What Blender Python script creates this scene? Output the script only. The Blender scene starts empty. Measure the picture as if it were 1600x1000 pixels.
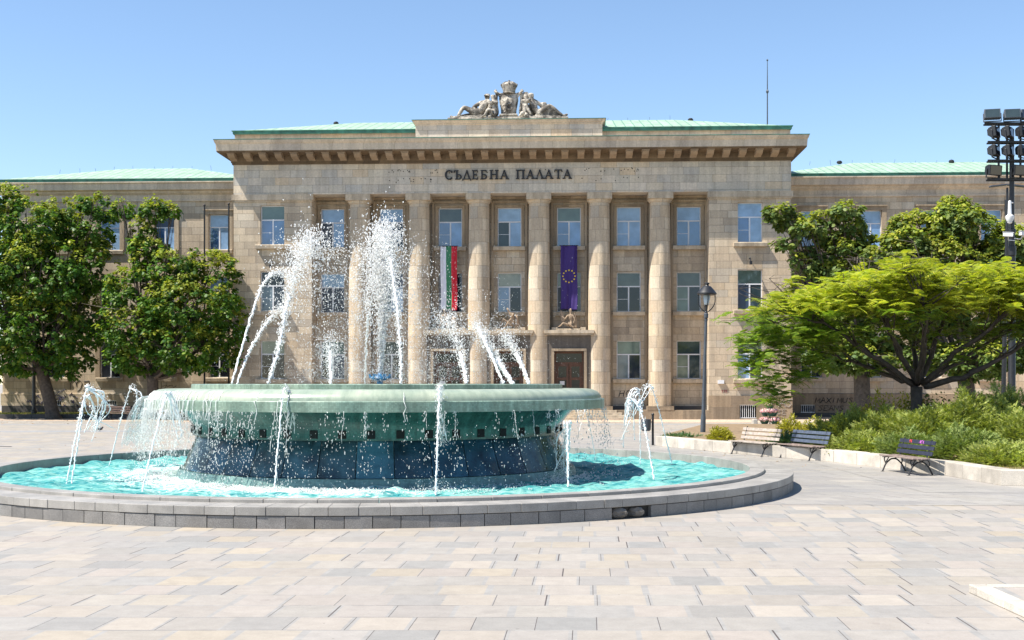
import bpy, bmesh, math, random
import numpy as np
from mathutils import Vector, Matrix, Quaternion
scene = bpy.context.scene
COL = scene.collection
R = math.radians
rng = np.random.default_rng(11)
random.seed(5)

# ------------------------------------------------------------------ camera
F = 1900.0; HZ = 598.0; CAMH = 2.4
cd = bpy.data.cameras.new('camera'); cam = bpy.data.objects.new('camera', cd); COL.objects.link(cam)
cam.location = (0, 0, CAMH); cam.rotation_euler = (math.pi/2, 0, 0)
cd.sensor_width = 36; cd.lens = 36*F/1600; cd.shift_y = (HZ-500)/1600
cd.clip_start = .1; cd.clip_end = 3000
scene.camera = cam

# ------------------------------------------------------------------ light
ANG = R(2.6)                      # the facade is turned slightly
_s = Vector((-3.9, -1.75, 6.75)).normalized()
SUN = Vector((_s.x*math.cos(ANG)+_s.y*math.sin(ANG), -_s.x*math.sin(ANG)+_s.y*math.cos(ANG), _s.z))
world = bpy.data.worlds.new('World'); scene.world = world; world.use_nodes = True
_n = world.node_tree
sky = _n.nodes.new('ShaderNodeTexSky'); sky.sky_type = 'NISHITA'; sky.sun_disc = False
sky.sun_elevation = math.asin(SUN.z); sky.sun_rotation = math.atan2(SUN.x, SUN.y)
sky.air_density = 1.0; sky.dust_density = 0.0; sky.ozone_density = 3.0; sky.altitude = 0
_n.links.new(sky.outputs[0], _n.nodes['Background'].inputs[0])
_n.nodes['Background'].inputs[1].default_value = 0.098
sl = bpy.data.lights.new('sun', 'SUN'); sl.energy = 5.0; sl.angle = R(.5); sl.color = (1, .94, .84)
so = bpy.data.objects.new('sun', sl); COL.objects.link(so)
so.rotation_euler = (-SUN).to_track_quat('-Z', 'Y').to_euler()
scene.view_settings.view_transform = 'Standard'; scene.view_settings.look = 'None'
scene.view_settings.exposure = 1.03; scene.view_settings.gamma = 1
scene.cycles.max_bounces = 6; scene.cycles.transparent_max_bounces = 8
scene.cycles.use_denoising = True

# ------------------------------------------------------------------ mesh helpers
class MB:
    def __init__(s): s.v = []; s.f = []; s.m = []; s.n = 0
    def add(s, V, Fc, mi=0):
        V = [tuple(map(float, p)) for p in V]
        s.f += [tuple(i+s.n for i in f) for f in Fc]; s.m += [mi]*len(Fc); s.v += V; s.n += len(V)
    def box(s, x0, x1, y0, y1, z0, z1, mi=0):
        s.add([(x0,y0,z0),(x1,y0,z0),(x1,y1,z0),(x0,y1,z0),(x0,y0,z1),(x1,y0,z1),(x1,y1,z1),(x0,y1,z1)],
              [(0,3,2,1),(4,5,6,7),(0,1,5,4),(1,2,6,5),(2,3,7,6),(3,0,4,7)], mi)
    def obox(s, c, ax, ay, az, mi=0):       # oriented box by half axes
        c = Vector(c); ax = Vector(ax); ay = Vector(ay); az = Vector(az); V = []
        for k in (-1, 1):
            for i, j in ((-1,-1),(1,-1),(1,1),(-1,1)): V.append(c+ax*i+ay*j+az*k)
        s.add(V, [(0,3,2,1),(4,5,6,7),(0,1,5,4),(1,2,6,5),(2,3,7,6),(3,0,4,7)], mi)
    def prism(s, poly, z0, z1, mi=0):
        n = len(poly)
        s.add([(x,y,z0) for x,y in poly]+[(x,y,z1) for x,y in poly],
              [tuple(range(n-1,-1,-1)), tuple(range(n,2*n))]+[(i,(i+1)%n,n+(i+1)%n,n+i) for i in range(n)], mi)
    def ext(s, poly, x0, x1, mi=0):         # profile in (y,z) extruded along x
        n = len(poly)
        s.add([(x0,y,z) for y,z in poly]+[(x1,y,z) for y,z in poly],
              [tuple(range(n)), tuple(range(2*n-1,n-1,-1))]+[(i,n+i,n+(i+1)%n,(i+1)%n) for i in range(n)], mi)
    def lathe(s, prof, n=32, c=(0,0), a0=0, a1=2*math.pi, mi=0, cap=True):
        full = abs(a1-a0-2*math.pi) < 1e-6; m = n if full else n+1; V = []
        for r, z in prof:
            for k in range(m):
                a = a0+(a1-a0)*k/n; V.append((c[0]+r*math.cos(a), c[1]+r*math.sin(a), z))
        Fc = []
        for i in range(len(prof)-1):
            for k in range(n):
                k2 = (k+1) % m
                Fc.append((i*m+k, i*m+k2, (i+1)*m+k2, (i+1)*m+k))
        if cap and full:
            if prof[0][0] > 1e-4: Fc.append(tuple(range(m-1,-1,-1)))
            if prof[-1][0] > 1e-4: Fc.append(tuple((len(prof)-1)*m+k for k in range(m)))
        s.add(V, Fc, mi)
    def tube(s, pts, rad, n=8, mi=0, cap=True):
        pts = [Vector(p) for p in pts]
        if not hasattr(rad, '__len__'): rad = [rad]*len(pts)
        V = []; up = Vector((0,0,1)); prev = None
        for i, p in enumerate(pts):
            d = (pts[min(i+1,len(pts)-1)]-pts[max(i-1,0)]).normalized()
            if prev is None: prev = d.cross(up if abs(d.z) < .9 else Vector((1,0,0))).normalized()
            a = (prev-d*prev.dot(d)).normalized(); b = d.cross(a); prev = a
            for k in range(n):
                t = 2*math.pi*k/n; V.append(p+(a*math.cos(t)+b*math.sin(t))*rad[i])
        Fc = [(i*n+k, i*n+(k+1)%n, (i+1)*n+(k+1)%n, (i+1)*n+k) for i in range(len(pts)-1) for k in range(n)]
        if cap: Fc += [tuple(range(n-1,-1,-1)), tuple((len(pts)-1)*n+k for k in range(n))]
        s.add(V, Fc, mi)
    def blob(s, c, r, n=8, mi=0, jit=0.0):
        V = [(c[0],c[1],c[2]-r[2])]
        for i in range(1, 5):
            t = math.pi*i/5-math.pi/2
            for k in range(n):
                a = 2*math.pi*k/n; q = 1+random.uniform(-jit,jit)
                V.append((c[0]+r[0]*math.cos(t)*math.cos(a)*q, c[1]+r[1]*math.cos(t)*math.sin(a)*q, c[2]+r[2]*math.sin(t)*q))
        V.append((c[0],c[1],c[2]+r[2])); L = len(V)-1
        Fc = [(0, 1+(k+1)%n, 1+k) for k in range(n)]
        for i in range(3):
            Fc += [(1+i*n+k, 1+i*n+(k+1)%n, 1+(i+1)*n+(k+1)%n, 1+(i+1)*n+k) for k in range(n)]
        Fc += [(1+3*n+k, 1+3*n+(k+1)%n, L) for k in range(n)]
        s.add(V, Fc, mi)
    def build(s, name, mat, parent=None, smooth=False, loc=None, bevel=0):
        me = bpy.data.meshes.new(name); me.from_pydata(s.v, [], s.f)
        mats = mat if isinstance(mat, (list, tuple)) else [mat]
        for m in mats: me.materials.append(m)
        if len(mats) > 1: me.polygons.foreach_set('material_index', s.m)
        if smooth: me.polygons.foreach_set('use_smooth', [True]*len(me.polygons)); 
        me.update()
        o = bpy.data.objects.new(name, me); COL.objects.link(o)
        if parent: o.parent = parent
        if loc: o.location = loc
        if smooth == 'auto':
            me.polygons.foreach_set('use_smooth', [True]*len(me.polygons))
            me.set_sharp_from_angle(angle=R(35))
        if bevel:
            b = o.modifiers.new('bevel', 'BEVEL'); b.width = bevel; b.segments = 2; b.limit_method = 'ANGLE'; b.angle_limit = R(40)
        return o

def np_mesh(name, V, Q, mat, parent=None, smooth=False, mi=None):
    """V (n,3), Q (m,k) uniform faces"""
    me = bpy.data.meshes.new(name); V = np.asarray(V, np.float32); Q = np.asarray(Q, np.int32)
    k = Q.shape[1]
    me.vertices.add(len(V)); me.vertices.foreach_set('co', V.ravel())
    me.loops.add(Q.size); me.loops.foreach_set('vertex_index', Q.ravel())
    me.polygons.add(len(Q)); me.polygons.foreach_set('loop_start', np.arange(0, Q.size, k, dtype=np.int32))
    me.polygons.foreach_set('loop_total', np.full(len(Q), k, np.int32))
    for m in (mat if isinstance(mat, (list, tuple)) else [mat]): me.materials.append(m)
    if mi is not None: me.polygons.foreach_set('material_index', np.asarray(mi, np.int32))
    if smooth: me.polygons.foreach_set('use_smooth', np.ones(len(Q), bool))
    me.update(calc_edges=True); me.validate()
    o = bpy.data.objects.new(name, me); COL.objects.link(o)
    if parent: o.parent = parent
    return o

def tag(o, label=None, cat=None, group=None, kind=None):
    if label: o['label'] = label
    if cat: o['category'] = cat
    if group: o['group'] = group
    if kind: o['kind'] = kind
    return o
def empty(name, loc=(0,0,0), rz=0):
    o = bpy.data.objects.new(name, None); COL.objects.link(o); o.location = loc; o.rotation_euler = (0,0,rz)
    o.empty_display_size = .3
    return o
KIDS = {}
def copy_tree(o, parent=None):
    c = o.copy(); COL.objects.link(c)
    if parent: c.parent = parent
    for ch in [x for x in bpy.data.objects if x.parent == o]: copy_tree(ch, c)
    return c
def W(px, py, Y):                 # photo pixel -> world point at depth Y
    return Vector(((px-800)/F*Y, Y, CAMH-(py-HZ)/F*Y))
def G(px, py, z=0):               # photo pixel -> ground point
    Y = (CAMH-z)*F/(py-HZ); return Vector(((px-800)/F*Y, Y, z))

# ------------------------------------------------------------------ materials
class NM:
    def __init__(s, name):
        s.mat = bpy.data.materials.new(name); s.mat.use_nodes = True; s.nt = s.mat.node_tree
        s.b = s.nt.nodes['Principled BSDF']; s.out = s.nt.nodes['Material Output']
    def node(s, t, **k):
        n = s.nt.nodes.new(t)
        for a, v in k.items(): setattr(n, a, v)
        return n
    def put(s, sock, v):
        if hasattr(v, 'links'): s.nt.links.new(v, sock)
        else: sock.default_value = v
    def m(s, op, a, b=0.0, c=None):
        n = s.node('ShaderNodeMath', operation=op); s.put(n.inputs[0], a); s.put(n.inputs[1], b)
        if c is not None: s.put(n.inputs[2], c)
        return n.outputs[0]
    def coord(s, kind='Object'):
        return s.node('ShaderNodeTexCoord').outputs[kind]
    def sep(s, v):
        n = s.node('ShaderNodeSeparateXYZ'); s.put(n.inputs[0], v); return n.outputs
    def comb(s, x, y, z=0.0):
        n = s.node('ShaderNodeCombineXYZ'); s.put(n.inputs[0], x); s.put(n.inputs[1], y); s.put(n.inputs[2], z); return n.outputs[0]
    def noise(s, v, scale, detail=4, rough=.55, dist=0):
        n = s.node('ShaderNodeTexNoise'); s.put(n.inputs['Vector'], v); n.inputs['Scale'].default_value = scale
        n.inputs['Detail'].default_value = detail; n.inputs['Roughness'].default_value = rough; n.inputs['Distortion'].default_value = dist
        return n.outputs[0]
    def white(s, v):
        n = s.node('ShaderNodeTexWhiteNoise', noise_dimensions='3D'); s.put(n.inputs['Vector'], v); return n.outputs
    def ramp(s, f, stops, interp='LINEAR'):
        n = s.node('ShaderNodeValToRGB'); s.put(n.inputs[0], f); cr = n.color_ramp; cr.interpolation = interp
        while len(cr.elements) < len(stops): cr.elements.new(.5)
        for e, (p, c) in zip(cr.elements, stops):
            e.position = p; e.color = (c[0], c[1], c[2], 1) if hasattr(c, '__len__') else (c, c, c, 1)
        return n.outputs[0]
    def mix(s, f, a, b, mode='MIX'):
        n = s.node('ShaderNodeMix', data_type='RGBA', blend_type=mode); s.put(n.inputs[0], f)
        for i, v in ((6, a), (7, b)):
            if not hasattr(v, 'links'): v = (v[0], v[1], v[2], 1) if hasattr(v, '__len__') else (v, v, v, 1)
            s.put(n.inputs[i], v)
        return n.outputs[2]
    def bump(s, h, st=.3, dist=.02, nrm=None):
        n = s.node('ShaderNodeBump'); n.inputs['Strength'].default_value = st; n.inputs['Distance'].default_value = dist
        s.put(n.inputs['Height'], h)
        if nrm: s.put(n.inputs['Normal'], nrm)
        return n.outputs[0]
    def fin(s, col=None, rough=None, nrm=None, **k):
        if col is not None: s.put(s.b.inputs['Base Color'], col if hasattr(col, 'links') else (col[0], col[1], col[2], 1))
        if rough is not None: s.put(s.b.inputs['Roughness'], rough)
        if nrm is not None: s.put(s.b.inputs['Normal'], nrm)
        for a, v in k.items(): s.put(s.b.inputs[a], v)
        return s.mat

def simple(name, col, rough=.6, var=.12, scale=3, metal=0, bump=0, spec=None):
    n = NM(name); c = n.coord()
    f = n.noise(c, scale, 5)
    colr = n.ramp(f, [(.3, tuple(x*(1-var) for x in col)), (.7, tuple(min(1, x*(1+var)) for x in col))])
    k = {'Metallic': metal}
    if spec is not None: k['Specular IOR Level'] = spec
    return n.fin(colr, rough, n.bump(n.noise(c, scale*8), .3, bump) if bump else None, **k)

def ashlar(name, tones, w=1.0, h=.47, column=0, joint=.012, stain=.45, streak=.35, jdark=.45, smallvar=True):
    n = NM(name); co = n.coord(); x, y, z = n.sep(co)
    if column: u = n.m('MULTIPLY', n.m('ARCTAN2', y, x), column)
    else: u = n.m('ADD', x, n.m('MULTIPLY', y, .83))
    v = n.m('DIVIDE', z, h); row = n.m('FLOOR', v); fv = n.m('FRACT', v)
    rr = n.white(n.comb(row, 3.3, 1.7))
    wj = n.m('MULTIPLY_ADD', rr[0], .5, .75)                       # course-wise block width
    uu = n.m('ADD', n.m('DIVIDE', u, n.m('MULTIPLY', wj, w)), n.m('MULTIPLY', rr[0], 7.31))
    cu = n.m('FLOOR', uu); fu = n.m('FRACT', uu)
    cell = n.white(n.comb(cu, row, 5.0))
    tone = n.ramp(cell[0], [(i/(len(tones)-1), t) for i, t in enumerate(tones)])
    # joints
    ju = n.m('LESS_THAN', n.m('MULTIPLY', n.m('MINIMUM', fu, n.m('SUBTRACT', 1.0, fu)), w), joint)
    jv = n.m('LESS_THAN', n.m('MULTIPLY', n.m('MINIMUM', fv, n.m('SUBTRACT', 1.0, fv)), h), joint)
    j = n.m('MAXIMUM', ju, jv)
    fine = n.noise(co, 9, 6, .65); big = n.noise(co, .33, 5, .6)
    col = n.mix(1.0, tone, n.ramp(fine, [(.25, .80), (.75, 1.13)]), 'MULTIPLY')
    mv = n.node('ShaderNodeMapping'); n.put(mv.inputs[0], co); mv.inputs['Scale'].default_value = (1.6, 1.6, .13)
    st = n.noise(mv.outputs[0], 1.5, 5, .6)
    col = n.mix(streak, col, n.mix(1.0, col, n.ramp(st, [(.38, (.55,.52,.48)), (.6, (1.08,1.05,1.0))]), 'MULTIPLY'))
    col = n.mix(stain, col, n.mix(1.0, col, n.ramp(big, [(.35, (.72,.70,.70)), (.65, (1.12,1.06,.95))]), 'MULTIPLY'))
    col = n.mix(n.m('MULTIPLY', j, 1-jdark), col, (.1,.085,.07))
    b1 = n.bump(n.m('SUBTRACT', n.m('MULTIPLY_ADD', cell[0], .25, n.m('MULTIPLY', fine, .25)), j), .5, .02)
    return n.fin(col, .88, b1, **{'Specular IOR Level': .25})

T_WARM = [(.47,.39,.30),(.54,.455,.35),(.38,.32,.25),(.58,.495,.385),(.49,.395,.285),(.58,.515,.42),(.43,.38,.315)]
T_UP = [(.55,.50,.42),(.62,.56,.48),(.45,.42,.37),(.63,.58,.49),(.58,.48,.36),(.48,.465,.435),(.59,.54,.46)]
M = {}
M['wall'] = ashlar('sandstone_blocks', T_WARM)
M['upper'] = ashlar('pale_sandstone_blocks', T_UP, w=1.15, h=.5, joint=.009, streak=.35)
M['wing'] = ashlar('wing_sandstone', [tuple(a*.96 for a in t) for t in T_WARM], w=1.1, h=.5)
M['plinth'] = ashlar('plinth_stone', [(.24,.19,.14),(.29,.235,.175),(.33,.26,.185),(.22,.18,.14)], w=2.0, h=.8, joint=.008, streak=.55)
M['column'] = ashlar('column_stone', [tuple(a*1.03 for a in t) for t in T_WARM], w=.8, h=.78, column=.70, joint=.010, streak=.45)
M['trim'] = ashlar('carved_stone_trim', [(.35,.28,.20),(.42,.345,.26),(.29,.235,.175),(.45,.38,.29)], w=1.9, h=50, joint=.008, streak=.6)
M['sill'] = ashlar('pale_sill_stone', [(.47,.40,.31),(.53,.46,.37),(.44,.38,.30)], w=2.3, h=50, joint=.006, streak=.6)
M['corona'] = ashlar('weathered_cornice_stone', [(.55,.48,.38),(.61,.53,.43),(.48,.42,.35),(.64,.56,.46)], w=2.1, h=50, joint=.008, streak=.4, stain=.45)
M['soffit'] = ashlar('shaded_stained_soffit_stone', [(.14,.10,.065),(.19,.14,.09),(.11,.08,.055)], w=1.1, h=50, joint=.008, streak=.3)  # shade under the cornice painted into the brown, along with dark weathering
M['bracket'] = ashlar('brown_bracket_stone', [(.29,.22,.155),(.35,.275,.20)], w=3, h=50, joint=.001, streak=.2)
M['greystone'] = ashlar('grey_portal_stone', [(.14,.125,.11),(.17,.15,.13)], w=3, h=1.4, joint=.006, streak=.5)
M['dark_stone'] = simple('dark_base_stone', (.055,.05,.048), .7, .25, 2)

def copper(name, base, seam):
    n = NM(name); co = n.coord(); x, y, z = n.sep(co)
    f = n.noise(co, 1.2, 6, .65)
    col = n.ramp(f, [(.3, tuple(a*.72 for a in base)), (.55, base), (.75, tuple(min(1,a*1.25) for a in base))])
    mv = n.node('ShaderNodeMapping'); n.put(mv.inputs[0], co); mv.inputs['Scale'].default_value = (3, .4, 3)
    col = n.mix(.5, col, n.mix(1.0, col, n.ramp(n.noise(mv.outputs[0], 1, 4), [(.35, (.7,.75,.7)), (.65, (1.15,1.1,1.1))]), 'MULTIPLY'))
    fx = n.m('FRACT', n.m('DIVIDE', x, .62)); j = n.m('LESS_THAN', fx, .1)
    return n.fin(n.mix(n.m('MULTIPLY', j, seam), col, (.05,.17,.12)), .6, n.bump(j, .8, .04))
M['copper'] = copper('verdigris_copper_roof', (.29,.41,.31), .8)
M['copper_edge'] = simple('dark_copper_edge', (.035,.15,.115), .6, .5, 2)
M['white_frame'] = simple('white_window_frame', (.62,.63,.66), .4, .05)
M['wood'] = simple('varnished_brown_wood', (.10,.038,.016), .45, .35, 5)
M['iron'] = simple('black_painted_iron', (.012,.013,.016), .45, .3, 10)
M['greyiron'] = simple('blue_grey_painted_metal', (.055,.065,.08), .42, .2, 4)
M['dark_void'] = simple('dark_opening', (.006,.008,.008), .9)
M['letters'] = simple('dark_bronze_letters', (.014,.012,.014), .5)

def glass_mat(name, cols, spec=.6, ior=1.5, rough=.04):
    n = NM(name); oi = n.node('ShaderNodeObjectInfo'); co = n.coord()
    c = n.ramp(oi.outputs['Random'], [((i+.01)/len(cols), k) for i, k in enumerate(cols)], 'CONSTANT')
    f = n.noise(co, 1.1, 3); c = n.mix(1.0, c, n.ramp(f, [(.35,.75),(.65,1.2)]), 'MULTIPLY')
    return n.fin(c, rough, n.bump(n.noise(co, .9, 2), .15, .02), IOR=ior, **{'Specular IOR Level': spec})
M['glass_dark'] = glass_mat('dark_window_glass', [(.012,.018,.03),(.02,.028,.045),(.010,.012,.018),(.03,.045,.05)])
M['glass_blue'] = glass_mat('sky_reflection_blue_glass', [(.045,.11,.25),(.06,.14,.29),(.05,.10,.22)], ior=1.9)  # blue of the reflected sky put into the glass colour
M['glass_paleblue'] = glass_mat('pale_blue_blind_and_sky_reflection', [(.16,.28,.48),(.20,.32,.50),(.22,.34,.50)], ior=1.7)  # paler sky reflection put into the pane colour, together with roller blinds
M['blind'] = glass_mat('pale_green_roller_blind', [(.16,.20,.16),(.22,.24,.19),(.10,.15,.13),(.055,.075,.07)], ior=1.6)
M['door_glass'] = simple('near_black_door_glass', (.006,.006,.007), .12, .1)
M['curtain'] = glass_mat('curtained_glass', [(.11,.15,.18),(.05,.10,.11),(.15,.19,.22),(.03,.05,.06)], ior=1.5)
M['screen'] = glass_mat('insect_screen', [(.025,.045,.085),(.02,.03,.055)], ior=1.5, rough=.3)

# paving
def paving(name, tones, w, h, skew, mortar=.014, grey=(.265,.255,.24), wide=.03, stainy=.25):
    n = NM(name); co = n.coord(); x, y, z = n.sep(co)
    u0 = n.m('MULTIPLY_ADD', y, skew, x)
    wob = n.m('MULTIPLY', n.m('SUBTRACT', n.noise(co, .6, 2), .5), .05)
    v = n.m('DIVIDE', n.m('ADD', y, wob), h); row = n.m('FLOOR', v); fv = n.m('FRACT', v)
    rr = n.white(n.comb(row, 1.3, 7.7))
    uu = n.m('ADD', n.m('DIVIDE', u0, n.m('MULTIPLY', w, n.m('MULTIPLY_ADD', rr[0], .16, .92))), n.m('MULTIPLY', rr[0], 17.0))
    cu = n.m('FLOOR', uu); fu = n.m('FRACT', uu)
    cell = n.white(n.comb(cu, row, 2.0)); cell2 = n.white(n.comb(cu, row, 9.0))
    tone = n.ramp(cell[0], [(i/(len(tones)-1), t) for i, t in enumerate(tones)])
    tone = n.mix(1.0, tone, n.ramp(cell2[0], [(0, .93), (1, 1.06)]), 'MULTIPLY')
    du = n.m('MULTIPLY', n.m('MINIMUM', fu, n.m('SUBTRACT', 1.0, fu)), w); dv = n.m('MULTIPLY', n.m('MINIMUM', fv, n.m('SUBTRACT', 1.0, fv)), h)
    wd = n.m('MULTIPLY', n.m('GREATER_THAN', cell2[0], .45), wide)
    jw = n.m('LESS_THAN', du, n.m('ADD', wd, .009)); jv = n.m('LESS_THAN', dv, n.m('ADD', .008, n.m('MULTIPLY', rr[0], .012)))
    jm = n.m('MAXIMUM', jw, jv)
    c3 = n.white(n.comb(cu, row, 13.0))
    jd = n.m('MULTIPLY', n.m('LESS_THAN', du, mortar*.55), n.m('GREATER_THAN', c3[0], .6))
    jd2 = n.m('MULTIPLY', n.m('LESS_THAN', dv, mortar*.4), n.m('GREATER_THAN', n.noise(n.comb(x, n.m('MULTIPLY', row, 5.0)), .35, 2), .56))
    jd = n.m('MAXIMUM', jd, jd2)
    fine = n.noise(co, 38, 5, .7); mid = n.noise(co, 4.5, 6, .65); big = n.noise(co, .22, 4, .55)
    col = n.mix(1.0, tone, n.ramp(fine, [(.25, .88), (.75, 1.09)]), 'MULTIPLY')
    col = n.mix(.75, col, n.mix(1.0, col, n.ramp(mid, [(.3, .86), (.7, 1.08)]), 'MULTIPLY'))
    col = n.mix(jm, col, n.mix(1.0, grey, n.ramp(mid, [(.3, .85), (.7, 1.15)]), 'MULTIPLY'))
    col = n.mix(n.m('MULTIPLY', jd, .9), col, (.05,.035,.03))
    col = n.mix(stainy, col, n.mix(1.0, col, n.ramp(big, [(.35, (.8,.8,.82)), (.65, (1.08,1.05,1.02))]), 'MULTIPLY'))
    spots = n.m('GREATER_THAN', n.noise(co, 3.1, 2, .4), .745)
    col = n.mix(n.m('MULTIPLY', spots, .35), col, (.22,.19,.17))
    gum = n.m('GREATER_THAN', n.noise(co, 11, 1, .3), .80); col = n.mix(n.m('MULTIPLY', gum, .45), col, (.12,.11,.10))
    wet = n.noise(co, .9, 6, .7, 1.5); col = n.mix(n.ramp(wet, [(.56, 0.0), (.68, .22)]), col, (.17,.155,.14))
    return n.fin(col, .62, n.bump(n.m('SUBTRACT', n.m('MULTIPLY', fine, .3), n.m('MULTIPLY', jm, .8)), .35, .012), **{'Specular IOR Level': .35})
T_PAVE = [tuple(v*.67 for v in t) for t in [(.47,.425,.375),(.49,.44,.385),(.425,.40,.365),(.51,.44,.345),(.455,.42,.375),(.48,.425,.375),(.445,.415,.38),(.37,.36,.34),(.49,.435,.37),(.515,.46,.395)]]
M['pave'] = paving('pale_stone_paving', T_PAVE, .60, .655, -.063)
M['pave_far'] = paving('grey_stone_paving', [(.275,.26,.245),(.305,.29,.265),(.26,.25,.24),(.335,.31,.275)], .9, .65, .35, wide=.01, grey=(.22,.22,.22), stainy=.6)
M['pave_pink'] = paving('pink_tan_paving', [(.50,.37,.27),(.54,.42,.32),(.47,.38,.30)], .5, .5, 0, wide=.01, grey=(.35,.3,.25))
M['pave_band'] = paving('dark_grey_paving_band', [(.26,.265,.275),(.30,.30,.305),(.28,.28,.29)], .6, .6, 0, wide=.01, grey=(.22,.22,.22))

def granite(name, base, speck=.35, wet=False, rough=.6, isl=.22):
    n = NM(name); co = n.coord()
    rnd = n.node('ShaderNodeNewGeometry').outputs['Random Per Island']
    a = n.noise(co, 70, 3, .8); b = n.noise(co, 2.2, 5)
    c = n.ramp(a, [(.35, tuple(x*(1-speck) for x in base)), (.65, tuple(x*(1+speck) for x in base))])
    c = n.mix(1.0, c, n.ramp(b, [(.3, .75), (.7, 1.2)]), 'MULTIPLY')
    c = n.mix(1.0, c, n.ramp(rnd, [(0, 1-isl), (1, 1+isl)]), 'MULTIPLY')
    return n.fin(c, rough, n.bump(a, .2, .004))
M['granite'] = granite('grey_speckled_granite', (.185,.175,.165))
M['granite_top'] = granite('smooth_grey_granite_coping', (.27,.255,.235), .2, rough=.5, isl=.07)
M['granite_core'] = simple('mortar_core', (.03,.028,.026), .9, .4)
M['rubble'] = simple('rough_concrete_rubble', (.15,.135,.12), .95, .5, 4, bump=.02)
M['kerbstone'] = granite('white_kerb_stone', (.43,.39,.335), .2)

def mosaic(name, base, dark, scale=.035, streaky=.5, rough=.35):
    n = NM(name); co = n.coord(); x, y, z = n.sep(co)
    u = n.m('DIVIDE', n.m('MULTIPLY', n.m('ARCTAN2', y, x), 5.0), scale); v = n.m('DIVIDE', z, scale)
    w = n.white(n.comb(n.m('FLOOR', u), n.m('FLOOR', v), 1.0))
    f = n.noise(co, 1.3, 6, .65)
    c = n.ramp(f, [(.3, dark), (.62, base)])
    mv = n.node('ShaderNodeMapping'); n.put(mv.inputs[0], n.comb(n.m('MULTIPLY', n.m('ARCTAN2', y, x), 5.0), 0.0, z)); mv.inputs['Scale'].default_value = (4, 1, .5)
    c = n.mix(streaky, c, n.mix(1.0, c, n.ramp(n.noise(mv.outputs[0], 1.4, 5), [(.35, (.6,.62,.6)), (.65, (1.2,1.2,1.2))]), 'MULTIPLY'))
    c = n.mix(1.0, c, n.ramp(w[0], [(0, .82), (1, 1.15)]), 'MULTIPLY')
    fu = n.m('FRACT', u); j = n.m('LESS_THAN', n.m('MINIMUM', fu, n.m('FRACT', v)), .14)
    c = n.mix(n.m('MULTIPLY', j, .35), c, (.08,.1,.09))
    return n.fin(c, rough, n.bump(w[0], .15, .004))
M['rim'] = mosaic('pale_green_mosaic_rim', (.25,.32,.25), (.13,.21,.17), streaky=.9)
n = NM('pale_green_wet_marble'); co = n.coord(); x, y, z = n.sep(co)
c_ = n.ramp(n.noise(co, 1.1, 6, .65), [(.3,(.22,.28,.23)),(.5,(.31,.36,.29)),(.7,(.40,.43,.35))])
sk_ = n.noise(n.comb(n.m('MULTIPLY', n.m('ARCTAN2', y, x), 30.0), 0.0, n.m('MULTIPLY', z, 2.0)), 1.0, 6, .7)
c_ = n.mix(.8, c_, n.mix(1.0, c_, n.ramp(sk_, [(.35,(.68,.72,.68)),(.62,(1.12,1.1,1.05))]), 'MULTIPLY'))
M['shoulder'] = n.fin(c_, .32, n.bump(n.noise(co, 14, 5), .35, .01))
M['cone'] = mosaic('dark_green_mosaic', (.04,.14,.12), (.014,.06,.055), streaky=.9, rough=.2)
M['step'] = mosaic('teal_mosaic_step', (.16,.27,.25), (.08,.16,.16))
n = NM('blue_black_wet_panels'); co = n.coord(); rnd = n.node('ShaderNodeNewGeometry').outputs['Random Per Island']
M['panels'] = n.fin(n.mix(1.0, n.ramp(rnd, [(0,(.010,.030,.045)),(.5,(.014,.055,.085)),(.8,(.022,.042,.045)),(1,(.03,.09,.12))]), n.ramp(n.noise(co, 2.2, 5), [(.3,.4),(.7,2.1)]), 'MULTIPLY'), .18, n.bump(n.noise(co, 6, 4), .2, .01))
M['teal'] = simple('turquoise_painted_basin', (.03,.16,.16), .5, .3, 1.5)
M['nozzle'] = simple('sky_blue_painted_metal', (.04,.22,.42), .35)

# pool water: churned turquoise water, foam where the curtain lands
n = NM('turquoise_pool_water'); co = n.coord(); x, y, z = n.sep(co)
r = n.m('SQRT', n.m('ADD', n.m('MULTIPLY', x, x), n.m('MULTIPLY', y, y)))
mv = n.node('ShaderNodeMapping'); n.put(mv.inputs[0], co); mv.inputs['Scale'].default_value = (1.0, 1.5, 1)
n1 = n.noise(mv.outputs[0], 2.1, 7, .62, 1.2); n2 = n.noise(mv.outputs[0], 7.5, 6, .65, .8); n3 = n.noise(co, .45, 3)
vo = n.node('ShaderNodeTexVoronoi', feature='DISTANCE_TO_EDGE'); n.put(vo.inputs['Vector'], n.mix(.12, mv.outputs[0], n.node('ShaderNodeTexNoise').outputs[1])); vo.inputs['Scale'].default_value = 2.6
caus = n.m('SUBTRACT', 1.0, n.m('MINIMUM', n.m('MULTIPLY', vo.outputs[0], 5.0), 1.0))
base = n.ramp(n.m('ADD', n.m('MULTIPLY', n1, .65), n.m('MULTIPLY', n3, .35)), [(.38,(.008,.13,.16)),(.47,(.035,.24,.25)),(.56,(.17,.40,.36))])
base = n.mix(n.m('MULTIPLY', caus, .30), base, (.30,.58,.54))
side = n.m('MINIMUM', 1.0, n.m('MAXIMUM', 0.0, n.m('MULTIPLY_ADD', n.m('MULTIPLY_ADD', y, .6, x), -.16, .35)))
prox = n.m('MULTIPLY', n.m('MULTIPLY', n.m('MAXIMUM', n.m('SUBTRACT', 7.9, r), 0.0), .42), side)         # more foam nearer the bowl
fo = n.m('ADD', n.m('MULTIPLY', n2, .7), n.m('MULTIPLY', n1, .5))
foam = n.ramp(n.m('ADD', fo, n.m('MULTIPLY', prox, .24)), [(.72, 0.0), (.88, .8)])
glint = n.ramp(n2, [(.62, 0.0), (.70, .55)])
col = n.mix(foam, n.mix(glint, base, (.62,.86,.84)), (.72,.84,.80))
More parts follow.
